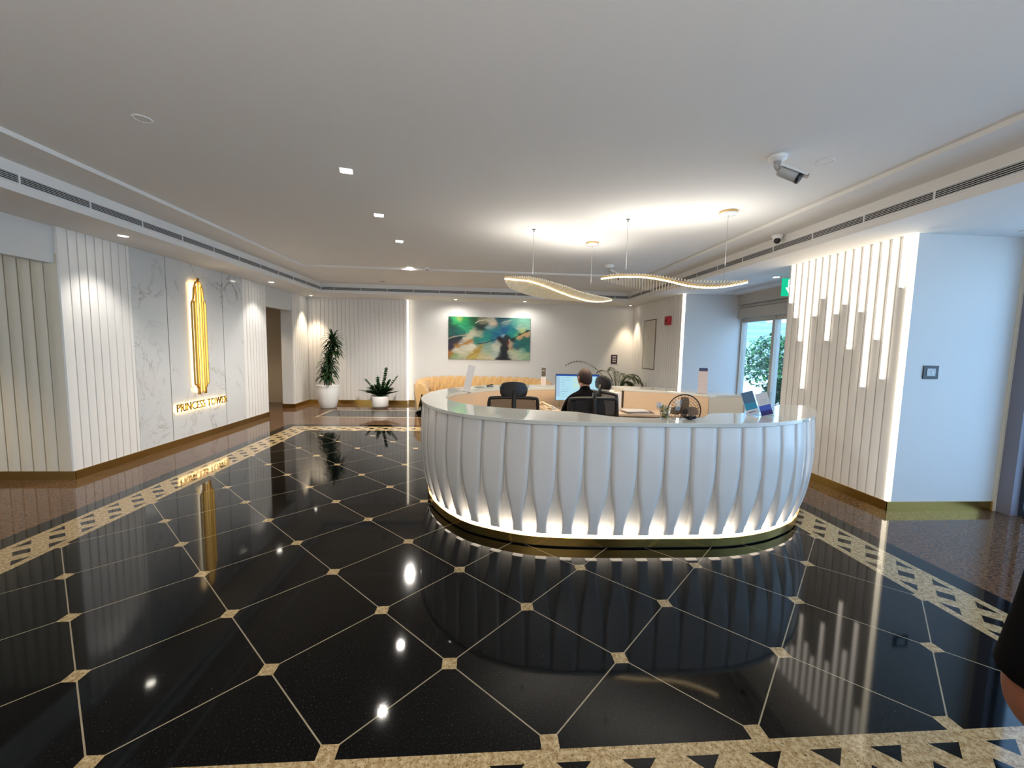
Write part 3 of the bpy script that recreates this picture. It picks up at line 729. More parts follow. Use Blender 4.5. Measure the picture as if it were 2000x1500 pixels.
# ------------------------------------------------------------------ small wall things
t = thing('wall_notice', 'small dark notice plate with three pale lines on the back wall above the palm', 'sign', (3.552, YB+.10, 1.16))
MB().box(-.085, .085, -.008, 0, 0, .24).build('plate', mat('plum_black_plate', (.04, .015, .025), .4), t)
MB().box(-.05, .05, -.010, -.008, .045, .08).box(-.05, .05, -.010, -.008, .108, .138).box(-.05, .05, -.010, -.008, .168, .205).build('pale_bars', mat('plate_bars', (.55, .50, .52), .5), t)
t = thing('access_panel', 'beige flush access panel with a thin brown border on the far fluted pillar', 'panel', (XR-.004, 9.83, 1.08))
MB().box(-.008, 0, -.345, .345, .02, 1.18).build('panel', mat('panel_beige', (.66, .63, .56), .5), t)
m = MB().box(-.011, 0, -.362, -.345, 0, 1.2).box(-.011, 0, .345, .362, 0, 1.2).box(-.011, 0, -.345, .345, 0, .018).box(-.011, 0, -.345, .345, 1.182, 1.2); m.build('border', M_joint, t)
MB().box(-.010, -.008, -.012, .012, .72, .85).build('small_label', M_grey, t)
t = thing('fire_alarm', 'red fire alarm sounder on the far fluted pillar', 'fire alarm', (XR-.004, 8.80, 2.10))
MB().prism([(-.075, -.075), (-.075, .075), (-.03, .12), (0, .12), (0, -.12), (-.03, -.12)], 0, .19).build('body', M_red, t, bevel=.01)
MB().lathe([(.03, 0), (.03, .01), (.001, .012)], (-.074, 0, .095), 18, True, (-1, 0, 0)).build('strobe', mat('dark_red_lens', (.25, .01, .01), .2), t)
t = thing('wall_switch', 'black-framed square wall switch on the blue-lit face of the near pillar', 'switch', (4.345, 3.70, 1.327))
MB().box(-.080, .080, -.009, 0, 0, .13).build('frame', mat('black_switch_frame', (.01, .012, .016), .25), t, bevel=.003)
MB().box(-.045, .045, -.013, -.008, .028, .102).build('rocker', mat('pale_rocker', (.45, .50, .52), .3), t, bevel=.002)
MB().lathe([(.012, 0), (.012, .003), (.001, .004)], (.008, -.013, .065), 16, True, (0, -1, 0)).build('knob', M_trimw, t)
t = thing('exit_sign', 'green illuminated exit sign with a white down arrow hanging by the glass door', 'exit sign', (4.40, 5.75, 2.37))
MB().box(-.11, .11, -.01, .01, 0, .25).build('panel', glow('exit_green', (.01, .50, .26), .30), t, bevel=.004)
MB().box(-.022, .022, -.0125, -.010, .11, .235).add([(-.06, -.0125, .12), (.06, -.0125, .12), (0, -.0125, .03)], [(0, 2, 1)]).add([(-.06, -.0105, .12), (.06, -.0105, .12), (0, -.0105, .03)], [(0, 1, 2)]).build('arrow', glow('exit_arrow', (.75, 1, .9), .5), t)
MB().box(-.13, .13, -.02, .02, .25, .28).build('housing', M_trimw, t)
MB().box(-.004, .004, -.004, .004, .28, .33).build('hanger', M_grey, t)

# ------------------------------------------------------------------ plants and pots
def leaf(m, p, d, L, w, droop, seg=6, fold=.15, upv=Vector((0, 0, 1))):
    p = Vector(p); d = Vector(d).normalized(); rows = []
    for i in range(seg+1):
        t_ = i/seg; ww = w*math.sin(PI*min(1, .12+.88*t_)**.75)*(1 if t_ < .99 else .05)
        s = d.cross(upv)
        s = Vector((1, 0, 0)) if s.length < 1e-3 else s.normalized()
        nrm = s.cross(d).normalized()
        rows.append([p-s*ww+nrm*ww*fold, p.copy(), p+s*ww+nrm*ww*fold])
        p = p+d*(L/seg); d = (d+Vector((0, 0, -droop/seg))).normalized()
    m.grid(rows, True)
def dracaena():
    t = thing('dracaena_plant', 'tall dark corn plant with arching strap leaves in the largest white pot', 'plant', (-3.70, 10.10, .02))
    rnd = random.Random(3)
    stems = [(0.0, .05, 1.50, (.06, 0)), (-.06, -.03, .85, (-.03, 0)), (.06, .0, 1.05, (.04, 0)), (0.04, -.06, 1.25, (.06, 0))]
    m = MB(); tops = []
    for sx_, sy_, h, (lx, ly) in stems:
        pts = [(sx_+lx*k/5, sy_+ly*k/5, .45+(h-.45)*k/5) for k in range(6)]; m.tube(pts, .016, 8); tops.append(pts[-1])
    m.build('cane', M_stem, t)
    lf = MB()
    def crown(c, n, L, w, spread=1.0, up0=.7):
        for i in range(n):
            a = i*2.399+rnd.random()*.4; f = i/n
            el = up0+.7-1.5*f
            d = Vector((math.cos(a)*math.cos(el), math.sin(a)*math.cos(el), math.sin(el)))
            leaf(lf, Vector(c)+Vector((0, 0, .10*(1-f))), d, L*(.75+.4*rnd.random())*spread, w, 1.5+rnd.random(), 7)
    crown((.11, .04, 1.50), 54, .34, .030); crown((.13, 0, 1.32), 50, .36, .030); crown((.06, 0, 1.14), 34, .31, .028)
    crown((.02, 0, .98), 46, .35, .030); crown((.05, .0, .84), 40, .33, .030); crown((-.09, -.02, .70), 26, .28, .034); crown((.02, -.08, .66), 28, .32, .042)
    lf.build('leaves', M_leafd, t)
    p = thing('planter', 'largest white rounded planter, holding the tall corn plant', 'planter', (-3.70, 10.10, 0))
    MB().lathe([(.001, 0), (.165, 0), (.185, .02), (.225, .18), (.255, .34), (.265, .45), (.258, .53), (.268, .545), (.262, .56), (.245, .555), (.24, .50), (.001, .50)], n=48).build('pot', M_pot, p)
    MB().lathe([(.238, .502), (.12, .512), (.001, .515)], n=30).build('soil', M_soil, p)
dracaena()
def zz():
    t = thing('zz_plant', 'low bushy dark green plant with tall shoots in the small white cylinder pot', 'plant', (-2.50, 10.20, .02))
    rnd = random.Random(5); st = MB(); lf = MB()
    def shoot(d, L, bend, w=.028, n=9):
        p = Vector((d[0]*.05, d[1]*.05, .26)); d = Vector(d).normalized(); pts = [p.copy()]
        for k in range(n):
            p = p+d*(L/n); d = (d+Vector((0, 0, bend/n))).normalized(); pts.append(p.copy())
            if k > 0:
                sd = d.cross(Vector((0, 0, 1)));  sd = sd.normalized() if sd.length > .05 else Vector((1, 0, 0))
                for sg in (-1, 1):
                    leaf(lf, p, (sd*sg*1.0+d*.6+Vector((rnd.uniform(-.3, .3), rnd.uniform(-.3, .3), .15))), .115, w*1.15, .5, 5, .1)
        st.tube(pts, .007, 6)
        leaf(lf, p, d, .10, w, .2, 5)
    for i in range(34):
        a = i*2.399; r = .3+.9*rnd.random()
        shoot((math.cos(a)*r, math.sin(a)*r*.7, .65+.4*rnd.random()), .20+.12*rnd.random(), -.6)
    shoot((.22, 0, 1), .66, .1, .034, 12); shoot((-.12, 0, 1), .44, 0, .034); shoot((.62, -.1, .72), .60, .15, .018, 11); shoot((.5, .1, 1), .40, 0, .034); shoot((-.5, 0, .7), .48, -.2, .028); shoot((-.9, 0, .45), .42, -.3, .028); shoot((.9, 0, .4), .38, -.2)
    st.build('stems', M_leafz, t); lf.build('leaves', M_leafz, t)
    p = thing('planter', 'small white cylinder planter holding the low bushy plant', 'planter', (-2.50, 10.20, 0))
    MB().lathe([(.001, .035), (.185, .035), (.195, .05), (.198, .285), (.190, .29), (.183, .28), (.001, .26)], n=44).build('pot', M_pot, p)
    MB().lathe([(.15, 0), (.165, .008), (.165, .035)], n=36).build('saucer', M_grey, p)
    MB().lathe([(.18, .262), (.001, .272)], n=24).build('soil', M_soil, p)
zz()
def palm():
    t = thing('areca_palm', 'feathery palm with arching fronds in the far right corner behind the desk', 'plant', (3.36, 10.05, .02))
    rnd = random.Random(11); st = MB(); lf = MB()
    def frond(dx, dy, el, L, bend):
        p = Vector((dx*.03, dy*.03, .35)); d = Vector((dx*math.cos(el), dy*math.cos(el), math.sin(el))).normalized(); n = 22; pts = [p.copy()]
        for k in range(n):
            p = p+d*(L/n); d = (d+Vector((0, 0, -bend*(k/n)*2.2/n))).normalized(); pts.append(p.copy())
            if k > 7:
                sd = d.cross(Vector((0, 0, 1))).normalized(); q = 1-abs((k-7)/(n-7)-.4)
                for sg in (-1, 1): leaf(lf, p, sd*sg*.8+d*.7+Vector((0, 0, -.1)), .17*q, .013, .9, 4, .0)
        st.tube(pts, [.009*(1-.8*i/n) for i in range(n+1)], 6)
    frond(-1, .1, 1.02, 1.65, 1.9)
    for i in range(15):
        a = i*2.399+.5; frond(math.cos(a), math.sin(a)*.55, 1.15+.25*rnd.random(), .78+.25*rnd.random(), 2.9+rnd.random())
    for a in (0.1, .3, -.1, .5, -.3): frond(1, a, 1.28, .62+.08*rnd.random(), 3.6)
    st.build('stems', M_palm, t); lf.build('leaves', M_palm, t)
    p = thing('planter', 'white planter at the foot of the palm, mostly hidden by the desk', 'planter', (3.36, 10.05, 0))
    MB().lathe([(.001, 0), (.16, 0), (.20, .3), (.21, .37), (.195, .37), (.19, .33), (.001, .33)], n=40).build('pot', M_pot, p)
palm()

# ------------------------------------------------------------------ reception desk
ZT = 1.01
OUT_F = [(1.072, 5.973), (.663, 5.920), (.162, 5.800), (-.130, 5.610), (-.430, 5.272), (-.600, 4.780), (-.637, 4.38), (-.600, 4.09), (-.535, 3.87), (-.456, 3.69), (-.330, 3.48), (-.120, 3.255), (.225, 3.065), (.522, 2.985), (.985, 2.945),
         (1.50, 2.935), (1.959, 2.940), (2.304, 3.015), (2.604, 3.145), (2.850, 3.310), (3.110, 3.575), (3.300, 3.85), (3.357, 4.009)]
IN_F = [(1.04, 5.52), (.666, 5.45), (.12, 5.27), (-.10, 5.02), (-.30, 4.76), (-.37, 4.48), (-.365, 4.25), (-.20, 3.90), (.05, 3.70), (.437, 3.531), (.772, 3.444), (.92, 3.33), (1.042, 3.22), (1.20, 3.168), (1.407, 3.165), (1.70, 3.172),
        (1.85, 3.27), (1.971, 3.403), (2.13, 3.45), (2.359, 3.482), (2.65, 3.60), (2.90, 3.80), (3.082, 4.045)]
OUT_B = [(1.914, 5.960), (2.374, 5.860), (2.661, 5.72), (2.90, 5.52), (3.12, 5.28), (3.328, 4.936)]
IN_B = [(1.95, 5.52), (2.215, 5.42), (2.442, 5.29), (2.62, 5.12), (2.72, 4.98), (2.795, 4.865)]
of = [p.to_2d() for p in catmull([(*p, 0) for p in OUT_F], 14)]; inf = [p.to_2d() for p in catmull([(*p, 0) for p in IN_F], 8)]
ob = [p.to_2d() for p in catmull([(*p, 0) for p in OUT_B], 10)]; inb = [p.to_2d() for p in catmull([(*p, 0) for p in IN_B], 8)]
DX, DY = 1.35, 4.45
desk = thing('reception_desk', 'curved white reception desk with lit teardrop flutes and a brass kick rail', 'reception desk', (DX, DY, 0))
def L2(p, off=0): return (p[0]-DX, p[1]-DY)
class Path:
    def __init__(s, pts):
        s.p = pts; s.s = [0]
        for a, b_ in zip(pts[:-1], pts[1:]): s.s.append(s.s[-1]+(b_-a).length)
        s.L = s.s[-1]
        s.n = []
        for i in range(len(pts)):
            t_ = pts[min(i+2, len(pts)-1)]-pts[max(i-2, 0)]; t_.normalize(); s.n.append(Vector((t_.y, -t_.x)))
    def at(s, q, off=0):
        q = max(0, min(s.L, q)); i = 0
        lo, hi = 0, len(s.s)-2
        while lo < hi:
            mid = (lo+hi+1)//2
            if s.s[mid] <= q: lo = mid
            else: hi = mid-1
        f = (q-s.s[lo])/(s.s[lo+1]-s.s[lo]); n = s.n[lo].lerp(s.n[lo+1], f).normalized()
        return s.p[lo].lerp(s.p[lo+1], f)+n*off
PF, PB = Path(of), Path(ob)
sgn = 1
if (PF.at(PF.L*.55, 1)-Vector((DX, DY))).length < (PF.at(PF.L*.55)-Vector((DX, DY))).length: sgn = -1
def OP(path, q, off, z, sg=None):
    p = path.at(q, off*(sgn if sg is None else sg)); return (p.x-DX, p.y-DY, z)
sgb = 1 if (PB.at(PB.L*.5, 1)-Vector((DX, DY))).length > (PB.at(PB.L*.5)-Vector((DX, DY))).length else -1
def slab(pts_o, pts_i, name, label):
    poly = [L2(p) for p in pts_o]+[L2(p) for p in reversed(pts_i)]
    return MB().prism(poly, ZT-.032, ZT).build(name, M_slab, desk, bevel=.004)
s1_ = slab(of, inf, 'counter_top', ''); s2_ = slab(ob, inb, 'counter_top', '')
# facade: ribs (petals) over a recessed shell
zs = [.105, .13, .16, .20, .24, .28, .32, .36, .40, .46, .52, .60, .70, .80, .88, .94, .978]
def off(z): return interp([0, .08, .12, .20, .30, .40, .50, .60, .75, .98], [-.085, -.080, -.070, -.045, -.022, -.008, .000, .004, .004, -.014], z)
def gap(z): return interp([.08, .105, .17, .22, .27, .34, .40, .46, .54, .62, .72, .85, .945, .95], [.50, .54, .60, .60, .55, .44, .32, .21, .13, .08, .055, .04, .03, .0], z)
def depth(z): return interp([.08, .12, .20, .32, .46, .62, .95], [.045, .065, .075, .060, .038, .024, .008], z)
PITCH = .2055; PHASE = .06
def facade(path, sg, q0, q1):
    ribs = MB(); shell = MB(); n = int(round((q1-q0)/PITCH)); pt = (q1-q0)/n
    for k in range(n):
        c = q0+(k+.5)*pt; L_ = []
        rows = []
        for z in zs:
            hw_ = pt*(1-gap(z))/2
            if z > .95: hw_ = pt/2
            d = depth(z); r = [OP(path, c-hw_, off(z)-d, z, sg)]
            for j in range(7):
                a = -1+2*j/6; r.append(OP(path, c+a*hw_, off(z)-(.004 if abs(a) > .99 else 0), z, sg))
            r.append(OP(path, c+hw_, off(z)-d, z, sg)); rows.append(r)
        ribs.grid(rows, True)
        ribs.add(rows[0], [tuple(range(9))])
    m = int((q1-q0)/.04); rows = []
    for z in [.085]+zs: rows.append([OP(path, q0+(q1-q0)*i/m, off(z)-depth(z)-.001, z, sg) for i in range(m+1)])
    shell.grid(rows, True)
    return ribs, shell
ribs, shell = facade(PF, sgn, .0, PF.L); r2_, sh2 = facade(PB, sgb, 0, PB.L)
o = ribs.build('fluted_ribs', M_gloss, desk); shell.build('recessed_shell', M_recess, desk)
r2_.build('fluted_ribs', M_gloss, desk); sh2.build('recessed_shell', M_recess, desk)
def band(path, sg, q0, q1, o0, o1, z0, z1, step=.04):
    n = max(2, int((q1-q0)/step)); Q = [q0+(q1-q0)*i/n for i in range(n+1)]
    m = MB(); a = [OP(path, q, o0, z0, sg) for q in Q]; b_ = [OP(path, q, o1, z0, sg) for q in Q]; c = [OP(path, q, o1, z1, sg) for q in Q]; d = [OP(path, q, o0, z1, sg) for q in Q]
    m.grid([a, b_], False); m.grid([b_, c], True); m.grid([c, d], False); m.grid([d, a], True)
    m.add([a[0], b_[0], c[0], d[0]], [(0, 1, 2, 3)]); m.add([a[-1], b_[-1], c[-1], d[-1]], [(3, 2, 1, 0)])
    return m
band(PF, sgn, 0, PF.L, -.14, -.070, .012, .078).build('brass_kick_rail', M_brass, desk)
band(PB, sgb, 0, PB.L, -.14, -.070, .012, .078).build('brass_kick_rail', M_brass, desk)
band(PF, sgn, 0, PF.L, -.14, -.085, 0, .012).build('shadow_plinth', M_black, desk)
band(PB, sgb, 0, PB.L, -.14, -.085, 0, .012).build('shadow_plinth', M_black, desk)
band(PF, sgn, 0.02, PF.L-.02, -.115, -.092, .079, .088).build('led_strip', M_kick, desk)
band(PB, sgb, 0.02, PB.L-.02, -.115, -.092, .079, .088).build('led_strip', M_kick, desk)
# inner walls, end panels
def wallstrip(pts, z0, z1, name, mt):
    m = MB(); m.ribbon([(*L2(p), z0) for p in pts], [(*L2(p), z1) for p in pts], smooth=True); return m.build(name, mt, desk)
wallstrip(inf, 0, ZT-.032, 'inner_panel', M_tan); wallstrip(inb, 0, ZT-.032, 'inner_panel', M_tan)
def endp(a, b_, name, mt=M_cream):
    a = Vector(L2(a)); b_ = Vector(L2(b_)); d = (b_-a); c = (a+b_)/2; L_ = d.length
    MB().obox((c.x, c.y, (ZT-.032)/2), (d.x, d.y, 0), (-d.y, d.x, 0), (0, 0, 1), L_/2-.09, .012, (ZT-.032)/2).build(name, mt, desk)
endp(OUT_F[-1], IN_F[-1], 'end_panel'); endp(OUT_F[0], IN_F[0], 'end_panel')
eb = Vector(L2(OUT_B[-1])); ei = Vector(L2(IN_B[-1])); d_ = (eb-ei)
MB().obox(((eb.x+ei.x)/2-.02, (eb.y+ei.y)/2+.005, (ZT-.032)/2), (d_.x, d_.y, 0), (-d_.y, d_.x, 0), (0, 0, 1), d_.length/2-.025, .012, (ZT-.032)/2).build('end_panel', M_cream, desk)
endp(OUT_B[0], IN_B[0], 'end_panel')
# lower worktop along the back with its front panel
WT = [(-.355, 4.60), (-.27, 4.80), (-.08, 5.05), (.13, 5.29), (.67, 5.47), (1.05, 5.54), (1.93, 5.54), (2.20, 5.44), (2.43, 5.30), (2.60, 5.13), (2.70, 4.98), (2.52, 4.80), (2.30, 4.90), (2.0, 4.97), (1.2, 4.98), (.70, 4.92), (.36, 4.76), (.12, 4.52), (-.06, 4.28), (-.335, 4.28)]
MB().prism([L2(p) for p in WT], .715, .745).build('worktop', M_work, desk, bevel=.003)
MB().prism([L2(p) for p in ((1.98, 3.50), (2.40, 3.56), (2.85, 3.88), (2.70, 4.45), (1.95, 4.45))], .672, .70).build('side_worktop', M_work, desk, bevel=.003)
MB().box(2.66-DX, 2.68-DX, 3.95-DY, 4.40-DY, 0, .672).build('side_panel', M_tan, desk)
MB().box(1.06-DX, 1.92-DX, 5.52-DY, 5.54-DY, 0, .96).build('back_panel', M_tan, desk)
MB().box(.5-DX, .95-DX, 5.05-DY, 5.40-DY, .05, .715).build('drawer_pedestal', M_cream, desk)
lamp('AREA', 'desk_inner_glow', (1.3, 4.6, 2.1), 7, WARM, (0, 0, 0), shape='RECTANGLE', size=.9, size_y=.2)

# ------------------------------------------------------------------ things on the desk
def card(name, label, cat, x, y, z, w, h, rz, tilt, mt, th=.003, blocks=(), base=True):
    t = thing(name, label, cat, (x, y, z), rz)
    R_ = Matrix.Rotation(tilt, 3, 'X')
    def P(u, d, v): q = R_ @ Vector((u, d, v)); return q
    m = MB()
    def bx(m, u0, u1, d0, d1, v0, v1):
        pts = [P(u, d, v) for v in (v0, v1) for u, d in ((u0, d0), (u1, d0), (u1, d1), (u0, d1))]
        m.add(pts, [(0, 3, 2, 1), (4, 5, 6, 7), (0, 1, 5, 4), (1, 2, 6, 5), (2, 3, 7, 6), (3, 0, 4, 7)])
    bx(m, -w/2, w/2, 0, th, 0.004, h); m.build('panel', mt, t)
    for nm, bmt, u0, u1, v0, v1 in blocks:
        m = MB(); bx(m, -w/2+w*u0, -w/2+w*u1, -.0012, 0, h*v0, h*v1); m.build(nm, bmt, t)
    if base: MB().box(-w/2, w/2, -.03, .07, 0, .004).build('foot', M_clear, t)
    return t
M_paper = mat('white_paper', (.62, .61, .62), .6)
M_pink = mat('blush_print', (.66, .52, .48), .6); M_dkp = mat('dark_print', (.05, .04, .04), .5); M_navyp = mat('navy_print', (.03, .035, .10), .4)
M_teal = mat('teal_print', (.01, .24, .38), .4); M_blue = mat('royal_blue_print', (.04, .08, .42), .4); M_brownp = mat('brown_print', (.10, .08, .06), .5)
t = card('display_stand', 'tall blank white leaning display stand on the left of the counter', 'display stand', -.195, 4.95, ZT, .085, .32, .10, -.12, M_paper, .004, base=False)
for ch_ in [c for c in bpy.data.objects if c.parent == t]: pass
t.rotation_euler = (0, .22, .10)
MB().box(-.06, .06, -.03, .06, -.0, .005).build('foot', M_paper, t)
card('brochure_stand', 'narrow brown and white brochure standing on the back counter left of the monitor', 'brochure', .845, 5.66, ZT, .068, .27, -.1, -.05, M_paper, .004,
     [('dark_photo', M_brownp, .06, .94, .52, .98), ('white_lines', M_paper, .2, .8, .80, .84), ('pink_photo', M_pink, .15, .85, .12, .40)])
card('brochure_stand', 'tall pink price list with a dark heading on the right-hand back counter', 'brochure', 2.80, 5.03, ZT, .115, .33, -.15, -.04, M_pink, .003,
     [('dark_heading', M_navyp, .04, .96, .87, .99)]+[('pale_line', M_paper, .10, .86, .10+.095*k, .125+.095*k) for k in range(8)])
# brochure holder with two leaflets at the right end of the counter
bh = thing('brochure_holder', 'clear acrylic brochure holder standing empty behind the blue leaflets', 'holder', (2.40, 3.36, ZT), -.2)
MB().box(-.11, .11, .05, .053, 0, .20).box(-.11, .11, -.03, .05, 0, .003).box(-.11, .11, -.032, -.03, 0, .05).build('acrylic_body', M_clear, bh)
card('leaflet', 'leaflet with a photo top and teal band leaning in the holder on the right end', 'leaflet', 2.32, 3.33, ZT+.004, .10, .205, -.25, -.13, M_paper, .003,
     [('photo_block', mat('slate_print', (.06, .13, .22), .4), .05, .98, .52, .99), ('teal_block', M_teal, .05, .98, .24, .52), ('small_print', M_navyp, .2, .8, .12, .15)], base=False)
card('leaflet', 'white-topped leaflet with a royal blue lower half beside the teal one', 'leaflet', 2.425, 3.295, ZT+.004, .095, .20, -.25, -.13, M_paper, .003,
     [('blue_block', M_blue, .03, .97, .04, .47), ('purple_block', mat('purple_print', (.08, .04, .25), .4), .03, .97, .04, .24), ('grey_text', M_grey, .2, .8, .62, .64), ('grey_text', M_grey, .2, .8, .70, .72), ('grey_text', M_grey, .2, .7, .54, .56)], base=False)
for o in list(bpy.data.objects):
    if o.name.startswith('leaflet'): o.rotation_euler = (0, -.30, -.25)
# vase of sweets
v = thing('glass_jar', 'tapered clear glass jar filled with wrapped sweets on the front counter', 'jar', (1.42, 3.075, ZT))
MB().lathe([(.001, .004), (.026, .004), (.030, .01), (.050, .115), (.0485, .115), (.028, .012), (.001, .008)], n=30).build('glass', M_clear, v)
rnd = random.Random(9)
sw = [mat('sweet_%s' % n_, c, .3) for n_, c in (('gold', (.55, .33, .06)), ('brown', (.20, .10, .03)), ('green', (.10, .18, .04)), ('cream', (.66, .55, .38)))]
for k in range(16):
    a = k*2.399; z = .02+.0055*k; r = (.016+.0011*k)*(.4+.6*((k*7) % 5)/4)
    s_ = MB().sphere((0, 0, 0), .0115, .0095, .013, 10, 7); s_.add([(-.004, 0, .011), (.004, 0, .011), (.008, .002, .021), (-.008, -.002, .021)], [(0, 1, 2, 3)])
    o = s_.build('wrapped_sweet', sw[k % 4]); o.location = (1.42+r*math.cos(a), 3.075+r*math.sin(a), ZT+z); o.rotation_euler = (rnd.random()*2, rnd.random()*2, a)
    tag(o, 'small wrapped sweet inside the tapered glass jar on the front counter', 'sweet', 'wrapped sweets in the glass jar')
w_ = thing('paper_cup', 'white paper cup wedged on the left rim of the sweet jar', 'cup', (1.378, 3.09, ZT+.088))
MB().lathe([(.001, 0), (.017, 0), (.024, .042), (.022, .042), (.016, .003), (.001, .003)], n=24).build('cup', M_paper, w_)
g = thing('acrylic_trophy', 'slim clear V-shaped acrylic stand right of the sweet jar', 'stand', (1.53, 3.10, ZT))
MB().box(-.035, .035, -.025, .025, 0, .006).add([(-.008, -.004, .006), (.008, -.004, .006), (.034, -.004, .155), (-.022, -.004, .155), (-.008, .004, .006), (.008, .004, .006), (.034, .004, .155), (-.022, .004, .155)],
     [(0, 1, 2, 3), (7, 6, 5, 4), (0, 4, 5, 1), (1, 5, 6, 2), (2, 6, 7, 3), (3, 7, 4, 0)]).build('acrylic', M_clear, g)
k_ = thing('card_holder', 'crumpled black star-shaped holder on the front counter by the desk fan', 'holder', (1.635, 3.100, ZT))
m = MB()
for i in range(7):
    a = i*PI*2/7; m.obox((.020*math.cos(a), .016*math.sin(a), .014), (math.cos(a), math.sin(a), .25), (-math.sin(a), math.cos(a), 0), (0, 0, 1), .030, .010, .010)
m.sphere((0, 0, .018), .032, .026, .018, 12, 8); m.build('body', M_black, k_)
# pens / small black thing on the back-left counter
t = thing('stapler', 'small black stapler on the back-left counter', 'stapler', (.10, 5.53, ZT), .3)
MB().box(-.045, .045, -.014, .014, 0, .008).obox((0, 0, .020), (1, 0, .12), (0, 1, 0), (-.12, 0, 1), .045, .012, .006).sphere((.02, 0, .026), .024, .013, .010, 12, 8).build('body', M_black, t)
t = thing('pen', 'thin dark pen lying left of the stapler', 'pen', (-.05, 5.42, ZT+.005), -.1)
MB().cyl((-.06, 0, 0), (.055, 0, 0), .004, n=10).cyl((.055, 0, 0), (.07, 0, 0), .004, .001, n=10).build('barrel', M_greyd, t)
# desk fan
f = thing('desk_fan', 'round desk fan with a black wire grille behind the sweet jar', 'fan', (2.20, 4.30, .70), -.1)
MB().lathe([(.10, 0), (.10, .012), (.06, .022), (.016, .028), (.012, .075)], n=28).build('base', M_black, f)
m = MB(); cz = .196
def ring(m, r, y, rt_, n=40): m.tube([(r*math.cos(2*PI*k/n), y, cz+r*math.sin(2*PI*k/n)) for k in range(n)], rt_, 6, True)
ring(m, .178, 0, .007)
for r, y in ((.15, -.018), (.12, -.028), (.09, -.034), (.06, -.038)): ring(m, r, y, .0015)
for k in range(28):
    a = 2*PI*k/28; m.tube([(.178*math.cos(a), 0, cz+.178*math.sin(a)), (.12*math.cos(a), -.028, cz+.12*math.sin(a)), (.03*math.cos(a), -.040, cz+.03*math.sin(a))], .0013, 5)
    m.tube([(.178*math.cos(a), 0, cz+.178*math.sin(a)), (.12*math.cos(a), .034, cz+.12*math.sin(a)), (.03*math.cos(a), .05, cz+.03*math.sin(a))], .0013, 5)
m.lathe([(.03, 0), (.028, .004), (.001, .006)], (0, -.040, cz), 20, True, (0, -1, 0)); m.build('grille', M_black, f)
m = MB()
for k in range(4):
    a = 2*PI*k/4; rows = []
    for j in range(6):
        r = .022+.13*j/5; w2_ = .012+.036*math.sin(PI*min(1, .2+.8*j/5)*.8)
        rows.append([(r*math.cos(a+q*w2_/r), .014*q+0.0, cz+r*math.sin(a+q*w2_/r)) for q in (-1, -.3, .3, 1)])
    m.grid(rows)
m.cyl((0, -.02, cz), (0, .02, cz), .024); m.build('blades', mat('smoked_blade', (.22, .17, .13), .35), f)
MB().cyl((0, .02, cz), (0, .085, cz), .045, .030).build('motor', M_black, f)
# telephone
ph = thing('telephone', 'beige corded desk telephone lying on the worktop left of the monitor', 'telephone', (.845, 5.08, .745), .5)
M_phone = mat('beige_plastic', (.66, .52, .36), .35)
m = MB(); m.add([(-.10, -.09, 0), (.10, -.09, 0), (.10, .09, 0), (-.10, .09, 0), (-.10, -.09, .03), (.10, -.09, .03), (.10, .09, .075), (-.10, .09, .075)],
                [(0, 3, 2, 1), (4, 5, 6, 7), (0, 1, 5, 4), (1, 2, 6, 5), (2, 3, 7, 6), (3, 0, 4, 7)]); m.build('base', M_phone, ph, bevel=.006)
m = MB()
for i in range(3):
    for j in range(4): yy = -.06+.032*j; m.obox((.0+.03*i, yy, .036+.25*(yy+.09)), (1, 0, 0), (0, 1, .25), (0, -.25, 1), .010, .010, .004)
m.build('keypad', M_grey, ph)
m = MB(); m.tube([(-.065, -.10, .075), (-.065, -.06, .095), (-.065, 0, .105), (-.065, .06, .118), (-.065, .10, .115)], [.012, .015, .014, .015, .012], 12)
m.sphere((-.065, -.085, .068), .024, .024, .018); m.sphere((-.065, .09, .100), .024, .024, .018); m.build('handset', M_phone, ph)
m = MB(); m.tube([(-.065-.01*math.cos(i*.9)-.0005*i, -.10-.0022*i, .045-.0006*i+.01*math.sin(i*.9)) for i in range(60)], .003, 5); m.build('coiled_cord', M_phone, ph)
# monitor
mo = thing('computer_monitor', 'wide computer monitor facing the seated receptionist with a pale blue window open', 'monitor', (1.225, 5.22, .725))
MB().box(-.11, .11, -.08, .08, .02, .032).box(-.02, .02, .02, .04, .032, .26).build('stand', M_black, mo, bevel=.003)
MB().box(-.285, .285, -.0, .03, .150, .495).build('bezel', M_black, mo, bevel=.004)
MB().box(-.280, .280, -.002, 0, .156, .488).build('screen', glow('screen_pale_blue', (.40, .66, .76), .27), mo)
MB().box(-.280, .280, -.0035, -.002, .468, .488).build('title_bar', glow('screen_navy', (.02, .07, .30), .27), mo)
m = MB(); rnd = random.Random(2)
for k in range(9): zz_ = .445-.030*k; m.box(-.22, -.22+.05+.08*rnd.random(), -.0032, -.002, zz_, zz_+.004)
m.build('text_lines', glow('screen_grey', (.20, .36, .42), .27), mo)
m = MB()
for k in range(4): zz_ = .43-.035*k; m.box(-.06, .02+.05*rnd.random(), -.0032, -.002, zz_, zz_+.010)
m.build('yellow_fields', glow('screen_yellow', (.60, .70, .34), .27), mo)
MB().box(-.280, -.23, -.0030, -.002, .20, .462).build('side_bar', glow('screen_side', (.36, .52, .66), .27), mo)
kb = thing('keyboard', 'black computer keyboard in front of the monitor', 'keyboard', (1.22, 5.04, .745))
MB().box(-.21, .21, -.06, .06, 0, .012).build('base', M_black, kb, bevel=.003)
m = MB()
for i in range(14):
    for j in range(4): m.box(-.20+.0288*i, -.176+.0288*i, -.052+.027*j, -.029+.027*j, .012, .017)
m.build('keys', M_greyd, kb)
